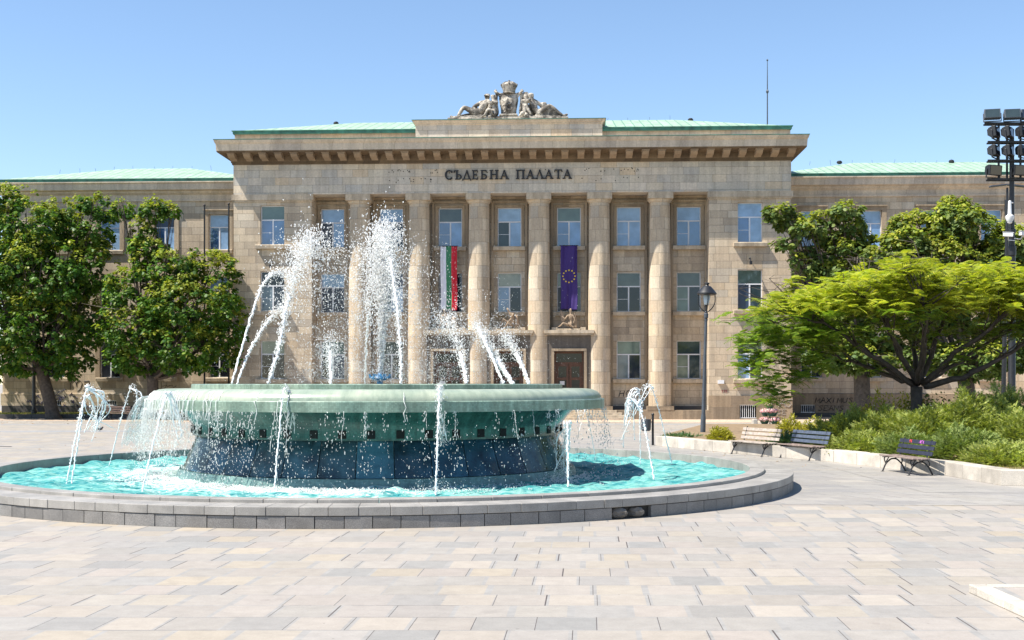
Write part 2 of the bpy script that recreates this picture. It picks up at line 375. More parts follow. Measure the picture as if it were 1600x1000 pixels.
nrm_ = n.bump(n.m('ADD', n1, n.m('MULTIPLY', n2, .5)), .9, .09)
df = n.node('ShaderNodeBsdfDiffuse'); n.put(df.inputs[0], col); n.put(df.inputs['Normal'], nrm_)
gl = n.node('ShaderNodeBsdfGlossy'); gl.inputs['Roughness'].default_value = .07; n.put(gl.inputs['Normal'], nrm_)
fr = n.node('ShaderNodeFresnel'); fr.inputs[0].default_value = 1.33; n.put(fr.inputs['Normal'], nrm_)
mx = n.node('ShaderNodeMixShader'); n.put(mx.inputs[0], n.m('MULTIPLY', n.m('MULTIPLY', fr.outputs[0], .34), n.m('SUBTRACT', 1.0, foam)))
n.nt.links.new(df.outputs[0], mx.inputs[1]); n.nt.links.new(gl.outputs[0], mx.inputs[2]); n.nt.links.new(mx.outputs[0], n.out.inputs[0])
M['water'] = n.mat

def leafmat(name, cols, trans=.35, rough=.45):
    n = NM(name); rnd = n.node('ShaderNodeNewGeometry').outputs['Random Per Island']; co = n.coord()
    c = n.ramp(rnd, [(i/(len(cols)-1), k) for i, k in enumerate(cols)])
    c = n.mix(1.0, c, n.ramp(n.noise(co, .5, 3), [(.35, .75), (.65, 1.25)]), 'MULTIPLY')
    n.fin(c, rough, **{'Specular IOR Level': .22})
    tr = n.node('ShaderNodeBsdfTranslucent'); n.put(tr.inputs[0], n.mix(1.0, c, (1.5,1.6,.6), 'MULTIPLY'))
    mx = n.node('ShaderNodeMixShader'); mx.inputs[0].default_value = trans
    n.nt.links.new(n.b.outputs[0], mx.inputs[1]); n.nt.links.new(tr.outputs[0], mx.inputs[2]); n.nt.links.new(mx.outputs[0], n.out.inputs[0])
    return n.mat
M['leaf'] = leafmat('broad_green_leaves', [(.03,.085,.016),(.05,.12,.018),(.10,.18,.022),(.035,.095,.02),(.17,.24,.03)], .35)
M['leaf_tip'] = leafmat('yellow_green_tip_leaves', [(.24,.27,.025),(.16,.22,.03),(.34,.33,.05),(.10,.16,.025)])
M['leaf_olive'] = leafmat('olive_green_leaves', [(.06,.11,.03),(.11,.16,.045),(.18,.22,.06),(.05,.09,.025)])
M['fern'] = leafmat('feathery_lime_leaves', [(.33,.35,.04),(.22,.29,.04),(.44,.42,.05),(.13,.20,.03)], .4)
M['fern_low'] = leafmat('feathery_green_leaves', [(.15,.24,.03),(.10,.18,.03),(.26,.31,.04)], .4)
M['juniper'] = leafmat('juniper_sprays', [(.24,.29,.06),(.36,.39,.09),(.11,.18,.05),(.44,.43,.12)], .25, .6)
M['juniper_dark'] = leafmat('dark_juniper_sprays', [(.10,.16,.045),(.19,.25,.07),(.28,.32,.09)], .2, .6)
M['juniper_blue'] = leafmat('blue_green_juniper_sprays', [(.06,.13,.07),(.10,.18,.09),(.12,.20,.08)], .25, .6)
M['golden'] = leafmat('golden_shrub_leaves', [(.40,.36,.04),(.28,.28,.04),(.48,.42,.07),(.16,.20,.03)], .3)
M['rose_leaf'] = leafmat('rose_leaves', [(.04,.10,.02),(.08,.14,.03),(.14,.16,.04),(.26,.14,.05)], .3)
M['flower'] = leafmat('pink_and_white_petals', [(.75,.60,.60),(.70,.22,.30),(.80,.75,.70),(.55,.12,.2),(.1,.2,.04)], .2)
M['bark'] = simple('brown_grey_bark', (.075,.058,.045), .9, .4, 6, bump=.03)
M['bark_dark'] = simple('dark_wet_looking_bark', (.055,.042,.036), .8, .4, 6, bump=.02)
M['bark_pale'] = simple('pale_dry_twigs', (.20,.16,.13), .9, .3, 6)
M['soil'] = simple('dry_soil', (.20,.14,.08), .95, .35, 3)
M['dry_grass_base'] = simple('dry_lawn_soil', (.30,.24,.08), .95, .3, 2)
M['grass'] = leafmat('dry_grass_blades', [(.34,.28,.09),(.26,.25,.07),(.17,.22,.05)], .3)

# water drops
n = NM('white_water_drops')
n.fin((.97,.97,.97), .05, IOR=1.33, **{'Specular IOR Level': .8, 'Transmission Weight': .55})
tr = n.node('ShaderNodeBsdfTranslucent'); tr.inputs[0].default_value = (.99,.98,.96,1); mx = n.node('ShaderNodeMixShader'); mx.inputs[0].default_value = .38
n.nt.links.new(n.b.outputs[0], mx.inputs[1]); n.nt.links.new(tr.outputs[0], mx.inputs[2]); n.nt.links.new(mx.outputs[0], n.out.inputs[0])
M['drops'] = n.mat
n = NM('aerated_white_water'); n.fin((.95,.96,.97), .15, IOR=1.33, **{'Transmission Weight': .15})
M['aerated'] = n.mat
n = NM('thin_sheet_of_water'); n.fin((.85,.93,.97), .08, IOR=1.33)
gt = n.node('ShaderNodeBsdfTransparent'); mx = n.node('ShaderNodeMixShader')
n.put(mx.inputs[0], n.ramp(n.noise(n.coord(), 9, 4), [(.35, .06), (.65, .5)]))
n.nt.links.new(gt.outputs[0], mx.inputs[1]); n.nt.links.new(n.b.outputs[0], mx.inputs[2]); n.nt.links.new(mx.outputs[0], n.out.inputs[0])
M['sheet'] = n.mat

# ================================================================== THE GROUND
def sheet(name, poly, z, mat, kind='structure'):
    mb = MB(); mb.add([(x, y, z) for x, y in poly], [tuple(range(len(poly)))])
    return tag(mb.build(name, mat), kind=kind)
sheet('ground', [(-900,-60),(900,-60),(900,1600),(-900,1600)], 0, M['pave'])
FC = (-3.24, 29.8)                # fountain centre
def ring_poly(r0, r1, z, name, mat, n=96, wob=0):
    mb = MB(); V = []
    for k in range(n):
        a = 2*math.pi*k/n
        V += [(FC[0]+r0*math.cos(a), FC[1]+r0*math.sin(a), z), (FC[0]+r1*math.cos(a), FC[1]+r1*math.sin(a), z)]
    mb.add(V, [(2*k, 2*k+1, (2*k+3) % (2*n), (2*k+2) % (2*n)) for k in range(n)])
    return tag(mb.build(name, mat), kind='structure')
sheet('fountain_path', [(4.9,23.9),(40,22.6),(40,52),(4,54),(-1,46),(2,30)], .004, M['pave_far'])
sheet('side_path', [(9,26.5),(40,24.5),(40,34),(9,48)], .008, M['pave_far'])
sheet('paving_band', [(-60,56.5),(-16.5,59.5),(-16.5,61.2),(-60,58.2)], .004, M['pave_band'])
sheet('paving_band_near_building', [(-60,69),(60,69),(60,70.2),(-60,70.2)], .004, M['pave_band'])
sheet('sidewalk', [(-22,74.6),(60,70.9),(60,98),(-60,98),(-60,84)], .008, M['pave_pink'])
# dark metal drain line in the paving at left
mb = MB(); mb.box(-20.4, -18.8, 45.55, 45.72, .0, .012)
tag(mb.build('slot_drain', M['iron']), 'thin dark metal drain slot set in the pale paving left of the fountain', 'drain')
# raised lawn strip in front of the left wing
mb = MB(); mb.box(-62, -19.0, 81.35, 92, 0, .27); tag(mb.build('lawn_strip', M['dry_grass_base']), kind='structure')
mb = MB()
x = -62
while x < -19.0: mb.box(x+.01, x+1.19, 81.0, 81.34, 0, .30); x += 1.2
tag(mb.build('lawn_kerb', M['dark_stone']), 'long dark stone kerb along the lawn strip under the left trees', 'kerb')
nb = 22000
bx = rng.uniform(-61, -19.2, nb); by = rng.uniform(81.4, 86, nb); a = rng.uniform(0, 6.28, nb); h = rng.uniform(.04, .12, nb)
V = np.zeros((nb, 3, 3)); w = .015
V[:,0] = np.c_[bx-w*np.cos(a), by-w*np.sin(a), np.full(nb,.26)]; V[:,1] = np.c_[bx+w*np.cos(a), by+w*np.sin(a), np.full(nb,.26)]
V[:,2] = np.c_[bx+rng.normal(0,.03,nb), by+rng.normal(0,.03,nb), .26+h]
tag(np_mesh('dry_grass', V.reshape(-1,3), np.arange(nb*3).reshape(-1,3), M['grass']), 'short dry yellow grass on the strip under the left trees', 'grass', kind='stuff')

# ================================================================== THE COURTHOUSE
Y0 = 80.0; cA, sA = math.cos(ANG), math.sin(ANG)
B = empty('courthouse', (0, Y0, 0), -ANG)
tag(B, 'long tan stone courthouse with six giant columns and green copper roofs', 'building')
def S(px, d=0):
    k = (px-800)/F; return (k*(Y0+d*cA)-d*sA)/(cA+k*sA)
def Z(py, d=0): return CAMH+(HZ-py)*(Y0+d)/F
def BW(s, d, z): return Vector((s*cA+d*sA, Y0-s*sA+d*cA, z))     # building local -> world
def panel(mb, x0, x1, z0, z1, holes, y, depth, mi=0):
    xs = sorted({x0, x1, *[h[0] for h in holes], *[h[1] for h in holes]}); zs = sorted({z0, z1, *[h[2] for h in holes], *[h[3] for h in holes]})
    xs = [v for v in xs if x0-1e-6 <= v <= x1+1e-6]; zs = [v for v in zs if z0-1e-6 <= v <= z1+1e-6]
    for i in range(len(xs)-1):
        for j in range(len(zs)-1):
            cx, cz = (xs[i]+xs[i+1])/2, (zs[j]+zs[j+1])/2
            if any(h[0] < cx < h[1] and h[2] < cz < h[3] for h in holes): continue
            mb.add([(xs[i],y,zs[j]),(xs[i+1],y,zs[j]),(xs[i+1],y,zs[j+1]),(xs[i],y,zs[j+1])], [(0,1,2,3)], mi)
    for a, b, c, d in holes:
        e = y+depth
        mb.add([(a,y,c),(b,y,c),(b,y,d),(a,y,d),(a,e,c),(b,e,c),(b,e,d),(a,e,d)], [(0,4,5,1),(3,2,6,7),(0,3,7,4),(1,5,6,2)], mi)
def loft(mb, xL, xR, yF, yB, prof, kx=1.0, mi=0, cap=True):
    V = []
    for o, z in prof: V += [(xL-o*kx, yF-o, z), (xR+o*kx, yF-o, z), (xR+o*kx, yB+o*kx, z), (xL-o*kx, yB+o*kx, z)]
    Fc = [(4*i+k, 4*i+(k+1) % 4, 4*i+4+(k+1) % 4, 4*i+4+k) for i in range(len(prof)-1) for k in range(4)]
    L = 4*(len(prof)-1)
    if cap: Fc += [(L, L+1, L+2, L+3)]
    mb.add(V, Fc, mi)

sL, sR, cL, cR = S(365), S(1236), S(487), S(1108)
zpl = Z(618); zb0, zb1 = Z(311.5), Z(301.5); zfr = Z(254)
pcx = [520, 611, 703, 795, 889, 982, 1076]
colx = [562, 655, 749, 841, 937, 1031]
bay = [S(p, 1.8) for p in pcx]; cols = [S(p, .75) for p in colx]
# equalise spacings
b0, b1 = bay[0], bay[-1]; bay = [b0+(b1-b0)*i/6 for i in range(7)]
c0, c1 = cols[0], cols[-1]; cols = [c0+(c1-c0)*i/5 for i in range(6)]
rows = [(Z(592,1), Z(532,1)), (Z(486.5,1), Z(424.5,1)), (Z(383.5,1), Z(322,1))]
WW = .80                                    # half width of a window
pavx = [S(425.5), S(1172)]
holes_p = [(p-WW, p+WW, z0, z1) for p in pavx for z0, z1 in rows]
mb = MB()
panel(mb, sL, cL, zpl, zb0, [h for h in holes_p if h[0] < 0], 0, .5)
panel(mb, cR, sR, zpl, zb0, [h for h in holes_p if h[0] > 0], 0, .5)
for s in (cL, cR): mb.add([(s,0,.5),(s,1.7,.5),(s,1.7,zb1),(s,0,zb1)], [(0,1,2,3)])
holes_r = [(b-WW, b+WW, z0, z1) for i, b in enumerate(bay) for j, (z0, z1) in enumerate(rows) if not (j == 0 and i in (2,3,4))]
panel(mb, cL, cR, .5, zb1, holes_r, 1.7, .35)
mb.add([(sL,0,0),(sL,18,0),(sL,18,Z(222)),(sL,0,Z(222)),(sR,0,0),(sR,18,0),(sR,18,Z(222)),(sR,0,Z(222))], [(0,3,2,1),(4,5,6,7),(1,2,6,5)])
mb.build('main_wall', M['wall'], B)
mb = MB()
panel(mb, sL-.0, sR+.0, zb1, zfr, [], -.03, .1)
mb.add([(cL,-.03,zb1),(cR,-.03,zb1),(cR,1.7,zb1),(cL,1.7,zb1)], [(0,3,2,1)])
panel(mb, sL, sR, Z(222), Z(203), [], .25, .1)
mb.add([(sL,.25,Z(222)),(sL,14,Z(222)),(sL,14,Z(203)),(sL,.25,Z(203)),(sR,.25,Z(222)),(sR,14,Z(222)),(sR,14,Z(203)),(sR,.25,Z(203))], [(0,3,2,1),(4,5,6,7)])
mb.build('frieze_and_attic_wall', M['upper'], B)
for a, b, g in ((sL-.08, cL+.02, S(428)), (cR-.02, sR+.08, S(1168.5))):
    mb = MB()
    gh = [(g-.55, g+.55, Z(653), Z(632))]
    panel(mb, a, b, 0, zpl, gh, -.10, .4)
    mb.add([(a,-.10,0),(a,.3,0),(a,.3,zpl),(a,-.10,zpl),(b,-.10,0),(b,.3,0),(b,.3,zpl),(b,-.10,zpl)], [(0,3,2,1),(4,5,6,7),(3,7,6,2)])
    mb.build('plinth', M['plinth'], B)
def grating(x, z0, z1, y, w=.55):
    mb = MB()
    k = x-w+.07
    while k < x+w: mb.tube([(k, y, z0), (k, y, z1)], .018, 6); k += .13
    mb.box(x-w, x+w, y-.02, y+.02, z0, z0+.05); mb.box(x-w, x+w, y-.02, y+.02, z1-.05, z1)
    o = mb.build('basement_window', M['white_frame'], B)
    mb = MB(); mb.add([(x-w,y+.2,z0),(x+w,y+.2,z0),(x+w,y+.2,z1),(x-w,y+.2,z1)], [(0,1,2,3)]); mb.build('pane', M['dark_void'], o)
for g in (S(428), S(1168.5)): grating(g, Z(653), Z(632), -.02)
# string band (pavilions) and dark joint line above
for a, b in ((sL, cL), (cR, sR)):
    mb = MB(); mb.box(a-.10, b+.10, -.16, .4, zb0+.04, zb1); mb.box(a-.05, b+.05, -.09, .4, zb0-.06, zb0+.035)
    mb.build('string_band', M['sill'], B)
# columns
for i, c in enumerate(cols):
    prof = [(.745, .86), (.745, 4.5), (.73, 8), (.70, 11), (.665, zb0-.18), (.73, zb0-.17), (.74, zb0-.10), (.80, zb0-.02), (.80, zb0)]
    mb = MB(); mb.lathe(prof, 40); o = mb.build('column', M['column'], B, smooth='auto', loc=(c, .78, 0))
    mb = MB(); mb.box(-.82, .82, -.85, .9, zb0+.003, zb1+.02); mb.build('abacus', M['sill'], o)
    mb = MB(); mb.box(-.86, .86, -.86, .86, .60, .855); mb.build('base_block', M['plinth'], o)
# stylobate and steps
mb = MB(); mb.box(cL-.02, cR+.02, -.06, 1.72, 0, .60); mb.box(cL, cR, 1.45, 1.72, .60, .80, 0)
mb.build('stylobate', M['plinth'], B)
for i in range(7):
    if i in (2,3,4): continue
    mb = MB(); mb.box(bay[i]-1.2, bay[i]+1.2, 1.30, 1.44, .602, .86)
    mb.build('dark_base_ledge', M['dark_stone'], B)
for i in range(4):
    mb = MB(); o_ = .42*(4-i); mb.box(S(628)-o_*.8, S(955)+o_*.8, -.07-o_, -.065, .15*i+.002 if i else 0, .15*(i+1))
    mb.build('step', M['sill'], B)
# bay pilaster strips and window surrounds
for i, b in enumerate(bay):
    mb = MB(); z0 = .87 if i not in (2,3,4) else Z(515, .5); y = 1.7
    for s in (-1, 1):
        mb.box(b+s*1.13-.085, b+s*1.13+.085, y-.16, y-.003, z0, Z(315,1)); mb.box(b+s*1.42-.10, b+s*1.42+.10, y-.08, y-.004, z0, Z(313,1))
    mb.box(b-1.215, b+1.215, y-.17, y-.004, Z(315,1)+.003, Z(312,1))
    mb.box(b-1.9, b+1.9, y-.28, y-.005, Z(309,1), zb1-.02)
    zt = rows[2]
    for s in (-1, 1): mb.box(b+s*(WW+.10)-.09, b+s*(WW+.10)+.09, y-.10, y-.002, zt[0], zt[1]+.0)
    mb.box(b-WW-.19, b+WW+.19, y-.12, y-.003, zt[1]+.003, zt[1]+.15)
    mb.build('bay_moulding', M['trim'], B)
# windows
def window(x, z0, z1, yf, yg, kind, w=WW, sill=.17, parent=B, sp=.3):
    kind = tuple((random.choice(['curtain','glass_dark','blind','screen','glass_paleblue']) if random.random() < .22 else k) for k in kind)
    mb = MB(); t = .055; zt = z1-(z1-z0)*.36; yb = yg+.06
    mb.box(x-w, x-w+t, yg-.03, yb, z0, z1); mb.box(x+w-t, x+w, yg-.03, yb, z0, z1)
    mb.box(x-w+t, x+w-t, yg-.03, yb, z1-t, z1); mb.box(x-w+t, x+w-t, yg-.03, yb, z0, z0+t)
    mb.box(x-w+t, x+w-t, yg-.035, yb, zt-.04, zt+.04); mb.box(x-.045, x+.045, yg-.032, yb, z0+t, zt-.04)
    rail = random.random() < .75
    if rail: mb.box(x-w+t, x-.045, yg-.01, yb, (z0+zt)/2-.015, (z0+zt)/2+.015)
    o = mb.build('window', M['white_frame'], parent)
    up, le, ri = kind
    for nm, a, b, c, d in (('pane', x-w+t, x+w-t, zt+.04, z1-t),):
        m_ = MB(); m_.add([(a,yg,c),(b,yg,c),(b,yg,d),(a,yg,d)], [(0,1,2,3)]); m_.build(nm, M[up], o)
    m_ = MB(); m_.add([(x-w+t,yg,z0+t),(x-.045,yg,z0+t),(x-.045,yg,zt-.04),(x-w+t,yg,zt-.04)], [(0,1,2,3)]); m_.build('pane', M[le], o)
    m_ = MB(); m_.add([(x+.045,yg,z0+t),(x+w-t,yg,z0+t),(x+w-t,yg,zt-.04),(x+.045,yg,zt-.04)], [(0,1,2,3)]); m_.build('pane', M[ri], o)
    m_ = MB(); m_.ext([(yf-sp, z0-.27), (yf-sp-.03, z0-.05), (yf-sp, z0), (yg-.03, z0+.02), (yg-.03, z0-.27)], x-w-.28, x+w+.28)
    m_.build('sill', M['sill'], o)
    return o
kt = ('glass_paleblue', 'glass_blue', 'glass_paleblue')
for i, b in enumerate(bay):
    k2 = [('glass_paleblue','screen','glass_paleblue'), kt, kt, kt, kt, ('glass_paleblue','glass_paleblue','glass_paleblue'), ('glass_paleblue','glass_blue','glass_blue')][i]
    window(b, *rows[2], 1.7, 1.92, k2)
    k1 = [('glass_paleblue','screen','glass_paleblue'), ('curtain','glass_dark','curtain'), ('blind','screen','glass_dark'), ('blind','glass_blue','glass_dark'), ('blind','screen','glass_dark'), ('blind','glass_dark','glass_dark'), ('blind','screen','glass_dark')][i]
    window(b, *rows[1], 1.7, 1.92, k1)
    if i not in (2,3,4):
        k0 = [('curtain','glass_dark','curtain'), ('curtain','curtain','glass_dark'), 0, 0, 0, ('blind','curtain','curtain'), ('curtain','glass_dark','curtain')][i]
        window(b, *rows[0], 1.7, 1.92, k0)
for i, p in enumerate(pavx):
    window(p, *rows[2], 0, .26, ('glass_paleblue','glass_blue','glass_blue'))
    window(p, *rows[1], 0, .26, ('glass_dark' if i == 0 else 'blind','screen','glass_dark'))
    window(p, *rows[0], 0, .26, ('blind','glass_dark','glass_dark'))
# entrance portals
for i in (2,3,4):
    b = bay[i]; zl0, zl1 = Z(524, .3), Z(516, .3); zd = Z(549, .8)
    mb = MB()
    mb.box(b-1.64, b+1.64, -.05, 1.69, zl0+.12, zl1); mb.box(b-1.56, b+1.56, .06, 1.69, zl0, zl0+.117)
    o = mb.build('portal', M['sill'], B)
    mb = MB(); panel(mb, b-1.42, b+1.42, .602, zl0, [(b-.98, b+.98, .602, zd)], .28, 1.0)
    mb.add([(b-1.42,.28,.6),(b-1.42,1.7,.6),(b-1.42,1.7,zl0),(b-1.42,.28,zl0),(b+1.42,.28,.6),(b+1.42,1.7,.6),(b+1.42,1.7,zl0),(b+1.42,.28,zl0)], [(0,3,2,1),(4,5,6,7)])
    mb.build('portal_wall', M['greystone'], o)
    mb = MB()
    for s in (-1, 1): mb.box(b+s*1.07-.085, b+s*1.07+.085, .20, .277, .602, zd+.0)
    mb.box(b-1.155, b+1.155, .19, .277, zd+.003, zd+.17); mb.build('portal_frame', M['trim'], o)
    # door: wood frame, transom light, two leaves with glazed panels
    mb = MB(); y = 1.0; zt = zd-.78
    wood = [(b-.97,b-.85,.61,zd),(b+.85,b+.97,.61,zd),(b-.85,b+.85,zd-.14,zd),(b-.85,b+.85,zt-.08,zt+.06)]
    for s in (-1, 1):
        x0, x1 = (b-.85, b-.02) if s < 0 else (b+.02, b+.85)
        wood += [(x0,x0+.15,.61,zt-.08),(x1-.15,x1,.61,zt-.08),(x0+.15,x1-.15,zt-.22,zt-.08),(x0+.15,x1-.15,zt-1.12,zt-.95),(x0+.15,x1-.15,.61,zt-1.85)]
    for a, c, d, e in wood: mb.box(a, c, y-.05, y+.05, d, e)
    dr = mb.build('door', M['wood'], B, bevel=.012)
    def pane(a, c, d, e):
        m_ = MB(); m_.add([(a,y+.01,d),(c,y+.01,d),(c,y+.01,e),(a,y+.01,e)], [(0,1,2,3)]); m_.build('pane', M['door_glass'], dr)
    pane(b-.85, b+.85, zt+.06, zd-.14)
    for s in (-1, 1):
        x0, x1 = (b-.70, b-.17) if s < 0 else (b+.17, b+.70)
        pane(x0, x1, zt-.95, zt-.22); pane(x0, x1, zt-1.85, zt-1.12)
    m_ = MB(); m_.tube([(b+.08,y-.10,1.5),(b+.08,y-.10,1.9)], .02, 6); m_.build('handle', M['trim'], dr)
    m_ = MB(); m_.box(b-.60, b-.30, y-.056, y-.052, zt-1.45, zt-1.2); m_.build('paper_notice', M['white_frame'], dr)
# cornice with brackets
mb = MB()
P = [(0,Z(254.5)),(.12,Z(254.5)),(.12,Z(252)),(.19,Z(252)),(.19,Z(250)),(.22,Z(249)),(.30,Z(242)),(1.18,Z(240)),(1.22,Z(238)),(1.26,Z(228)),(1.34,Z(226)),(1.40,Z(223)),(1.40,Z(222)),(.2,Z(221))]
P = [(o_*1.16, z_) for o_, z_ in P]; loft(mb, sL, sR, 0, 16, P[8:], .54); mb.build('cornice', M['corona'], B)
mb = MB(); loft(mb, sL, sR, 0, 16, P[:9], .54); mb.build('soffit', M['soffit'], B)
mb = MB(); loft(mb, sL, sR, 0, 16, [(1.60,Z(222)+.006),(1.67,Z(222)+.006),(1.67,Z(221)),(1.56,Z(220.8))], .54, cap=False); mb.build('cornice_flashing', M['copper_edge'], B)
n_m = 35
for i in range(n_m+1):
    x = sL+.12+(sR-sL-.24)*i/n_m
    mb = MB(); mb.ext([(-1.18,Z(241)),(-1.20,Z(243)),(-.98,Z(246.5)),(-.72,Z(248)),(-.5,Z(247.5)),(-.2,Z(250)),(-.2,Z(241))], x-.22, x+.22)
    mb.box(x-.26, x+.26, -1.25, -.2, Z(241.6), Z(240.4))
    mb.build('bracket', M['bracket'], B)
# roofs
def hip(xL, xR, yF, yB, ze, run, zr, name):
    mb = MB(); ym = (yF+yB)/2
    mb.add([(xL,yF,ze),(xR,yF,ze),(xR,yB,ze),(xL,yB,ze),(xL+run,ym,zr),(xR-run,ym,zr)], [(0,1,5,4),(1,2,5),(2,3,4,5),(3,0,4)])
    o = mb.build(name, M['copper'], B)
    mb = MB(); loft(mb, xL, xR, yF, yB, [(-.02,ze-.24),(.02,ze-.24),(.05,ze-.20),(.05,ze-.05),(.12,ze-.04),(.12,ze+.01),(-.01,ze+.03)]); mb.build('gutter', M['copper_edge'], o)
    return o
ze = Z(200.5)
rf = hip(sL, sR, 0, 14, ze, 7.0, 2.4+(598-189.5)*87/F, 'roof')
def spike(x, y, z, h, par):
    mb = MB(); mb.tube([(x,y,z-.1),(x+random.uniform(-.08,.08),y,z+h*random.uniform(.6,1))], .011, 5); mb.build('lightning_rod', M['greyiron'], par)
for px, py in ((949,188),(981,183),(1014,184),(1047,183),(1103,184),(1130,186),(1158,186),(1186,188),(1202,191),(1215,190)):
    x = S(px, 7); z = Z(py+5, 7); zr_ = 2.4+(598-189.5)*87/F; run_ = max(0, 7-(sR-S(px,5)))
    spike(S(px, 7) if px < 1085 else S(px, 5), 7 if px < 1085 else 7, (zr_ if px < 1085 else ze+(zr_-ze)*min(1, (sR-S(px,7))/7.0))-.05, .35, rf)
for px, y_ in ((525,7),(1079,7)):
    mb = MB(); mb.blob((S(px,y_), y_, Z(190,y_)), (.2,.2,.14)); mb.build('roof_vent', M['iron'], rf)
# central attic block
aL, aR = S(650), S(941)
mb = MB()
panel(mb, aL, aR, Z(221.5), Z(195), [], -.25, .1)
mb.add([(aL,-.25,Z(221.5)),(aL,6,Z(221.5)),(aL,6,Z(189)),(aL,-.25,Z(189)),(aR,-.25,Z(221.5)),(aR,6,Z(221.5)),(aR,6,Z(189)),(aR,-.25,Z(189))], [(0,3,2,1),(4,5,6,7)])
mb.build('attic_block', M['upper'], B)
mb = MB(); loft(mb, aL, aR, -.25, 6, [(0,Z(195.5)),(.05,Z(195)),(.05,Z(193)),(.12,Z(192.5)),(.15,Z(190)),(.20,Z(189.8)),(.20,Z(188.6)),(0,Z(188.4))]); mb.build('attic_coping', M['corona'], B)
mb = MB(); loft(mb, aL, aR, -.25, 6, [(.18,Z(188.5)),(.24,Z(188.5)),(.24,Z(187.8)),(.14,Z(187.6))], cap=False); mb.build('attic_flashing', M['copper_edge'], B)
# wings
WD = 6.0
def wing(x0, x1, wpx, side):
    rz = [(Z(590,WD), Z(533,WD)), (Z(488,WD), Z(431,WD)), (Z(388,WD), Z(332,WD))]
    wx = [S(p, WD) for p in wpx]; w = .72
    holes = [(p-w, p+w, a, b) for p in wx for a, b in rz]
    zt = Z(311, WD); zp = Z(615, WD)
    mb = MB(); panel(mb, x0, x1, zp, zt, holes, WD, .4)
    e = x0 if side < 0 else x1
    mb.add([(e,WD,0),(e,WD+12,0),(e,WD+12,zt),(e,WD,zt)], [(0,1,2,3)]); mb.build('wing_wall', M['wing'], B)
    gx = [S(p, WD) for p in ((172, 86) if side < 0 else (1262, 1355, 1450))]
    gh = [(g-.5, g+.5, Z(650,WD) if side > 0 else .45, Z(632,WD) if side > 0 else Z(626,WD)) for g in gx]
    mb = MB(); panel(mb, x0-(.08 if side < 0 else 0), x1+(.08 if side > 0 else 0), .30 if side > 0 else .75, zp, [(a,b,max(c,.76 if side<0 else .31),d) for a,b,c,d in gh], WD-.12, .3)
    mb.add([(x0,WD-.12,zp),(x1,WD-.12,zp),(x1,WD,zp+.03),(x0,WD,zp+.03)], [(0,1,2,3)]); mb.build('wing_plinth', M['plinth'] if side > 0 else M['wing'], B)
    mb = MB(); mb.box(x0, x1, WD-.15, WD+.2, 0, .30 if side > 0 else .75); mb.build('wing_base_course', M['dark_stone'], B)
    for a, b, c, d in gh: grating((a+b)/2, max(c,.76 if side<0 else .31), d, WD-.05, .5)
    for i, p in enumerate(wx):
        for j, (a, b) in enumerate(rz):
            kk = [('blind','glass_dark','glass_dark'), ('glass_dark','screen','glass_dark'), ('glass_paleblue','glass_blue','glass_paleblue')][j]
            window(p, a, b, WD, WD+.2, kk, w=w, sp=.16)
            mb = MB(); q = .16
            for s in (-1, 1): mb.box(p+s*(w+.17)-q, p+s*(w+.17)+q, WD-.09, WD-.003, a, b)
            mb.box(p-w-.33, p+w+.33, WD-.11, WD-.003, b+.003, b+.26)
            if j == 2: mb.box(p-w-.38, p+w+.38, WD-.2, WD-.004, b+.263, b+.36)
            mb.build('window_surround', M['trim'], B)
    mb = MB()
    z = lambda py: Z(py, WD)
    loft(mb, x0, x1, WD, WD+12, [(0,z(311.5)),(.10,z(311)),(.10,z(308.5)),(.03,z(308)),(.04,z(301)),(.22,z(298)),(.25,z(295.5)),(.52,z(294)),(.56,z(285)),(.66,z(283)),(.66,z(281.5)),(0,z(281))])
    mb.build('wing_cornice', M['corona'], B)
    r = hip(x0-.3, x1+.3, WD-.45, WD+12.5, z(276.5), 7.0 if 1 else 0, Z(259.5, WD+6.2), 'wing_roof')
    return r
wl = wing(S(4, WD), sL-.005, [86, 172, 257, 342], -1)
wr = wing(sR+.005, S(1730, WD), [1268, 1361, 1455, 1549, 1643], 1)
for px in (93,125,150,178,208,240,270,300,330): spike(S(px,12), WD+6.02, Z(259.5, WD+6.2)-.05 if px > 150 else Z(264, WD+6.2), .3, wl)
for px in (1265,1298,1331,1364,1397,1430,1463,1486,1520): spike(S(px,12), WD+6.02, Z(259.5, WD+6.2)-.05, .3, wr)
for px in (149,305,1314,1490):
    mb = MB(); mb.blob((S(px,11), 11.5, Z(264 if px < 800 else 256,11)), (.22,.2,.14)); mb.build('roof_vent', M['iron'], wl if px < 800 else wr)
# small bracket lamps and boxes on the wall
for px, py in ((425,408),(1171,406)):
    mb = MB(); x = S(px); z = Z(py); mb.tube([(x,.0,z),(x,-.35,z+.02),(x+.02,-.5,z-.22)], .035, 6); mb.box(x-.06,x+.1,-.55,-.42,z-.42,z-.2); mb.build('wall_bracket', M['iron'], B)
mb = MB(); mb.box(S(1121.5), S(1131), -.16, -.003, Z(599.5), Z(594)); mb.build('junction_box', M['white_frame'], B)
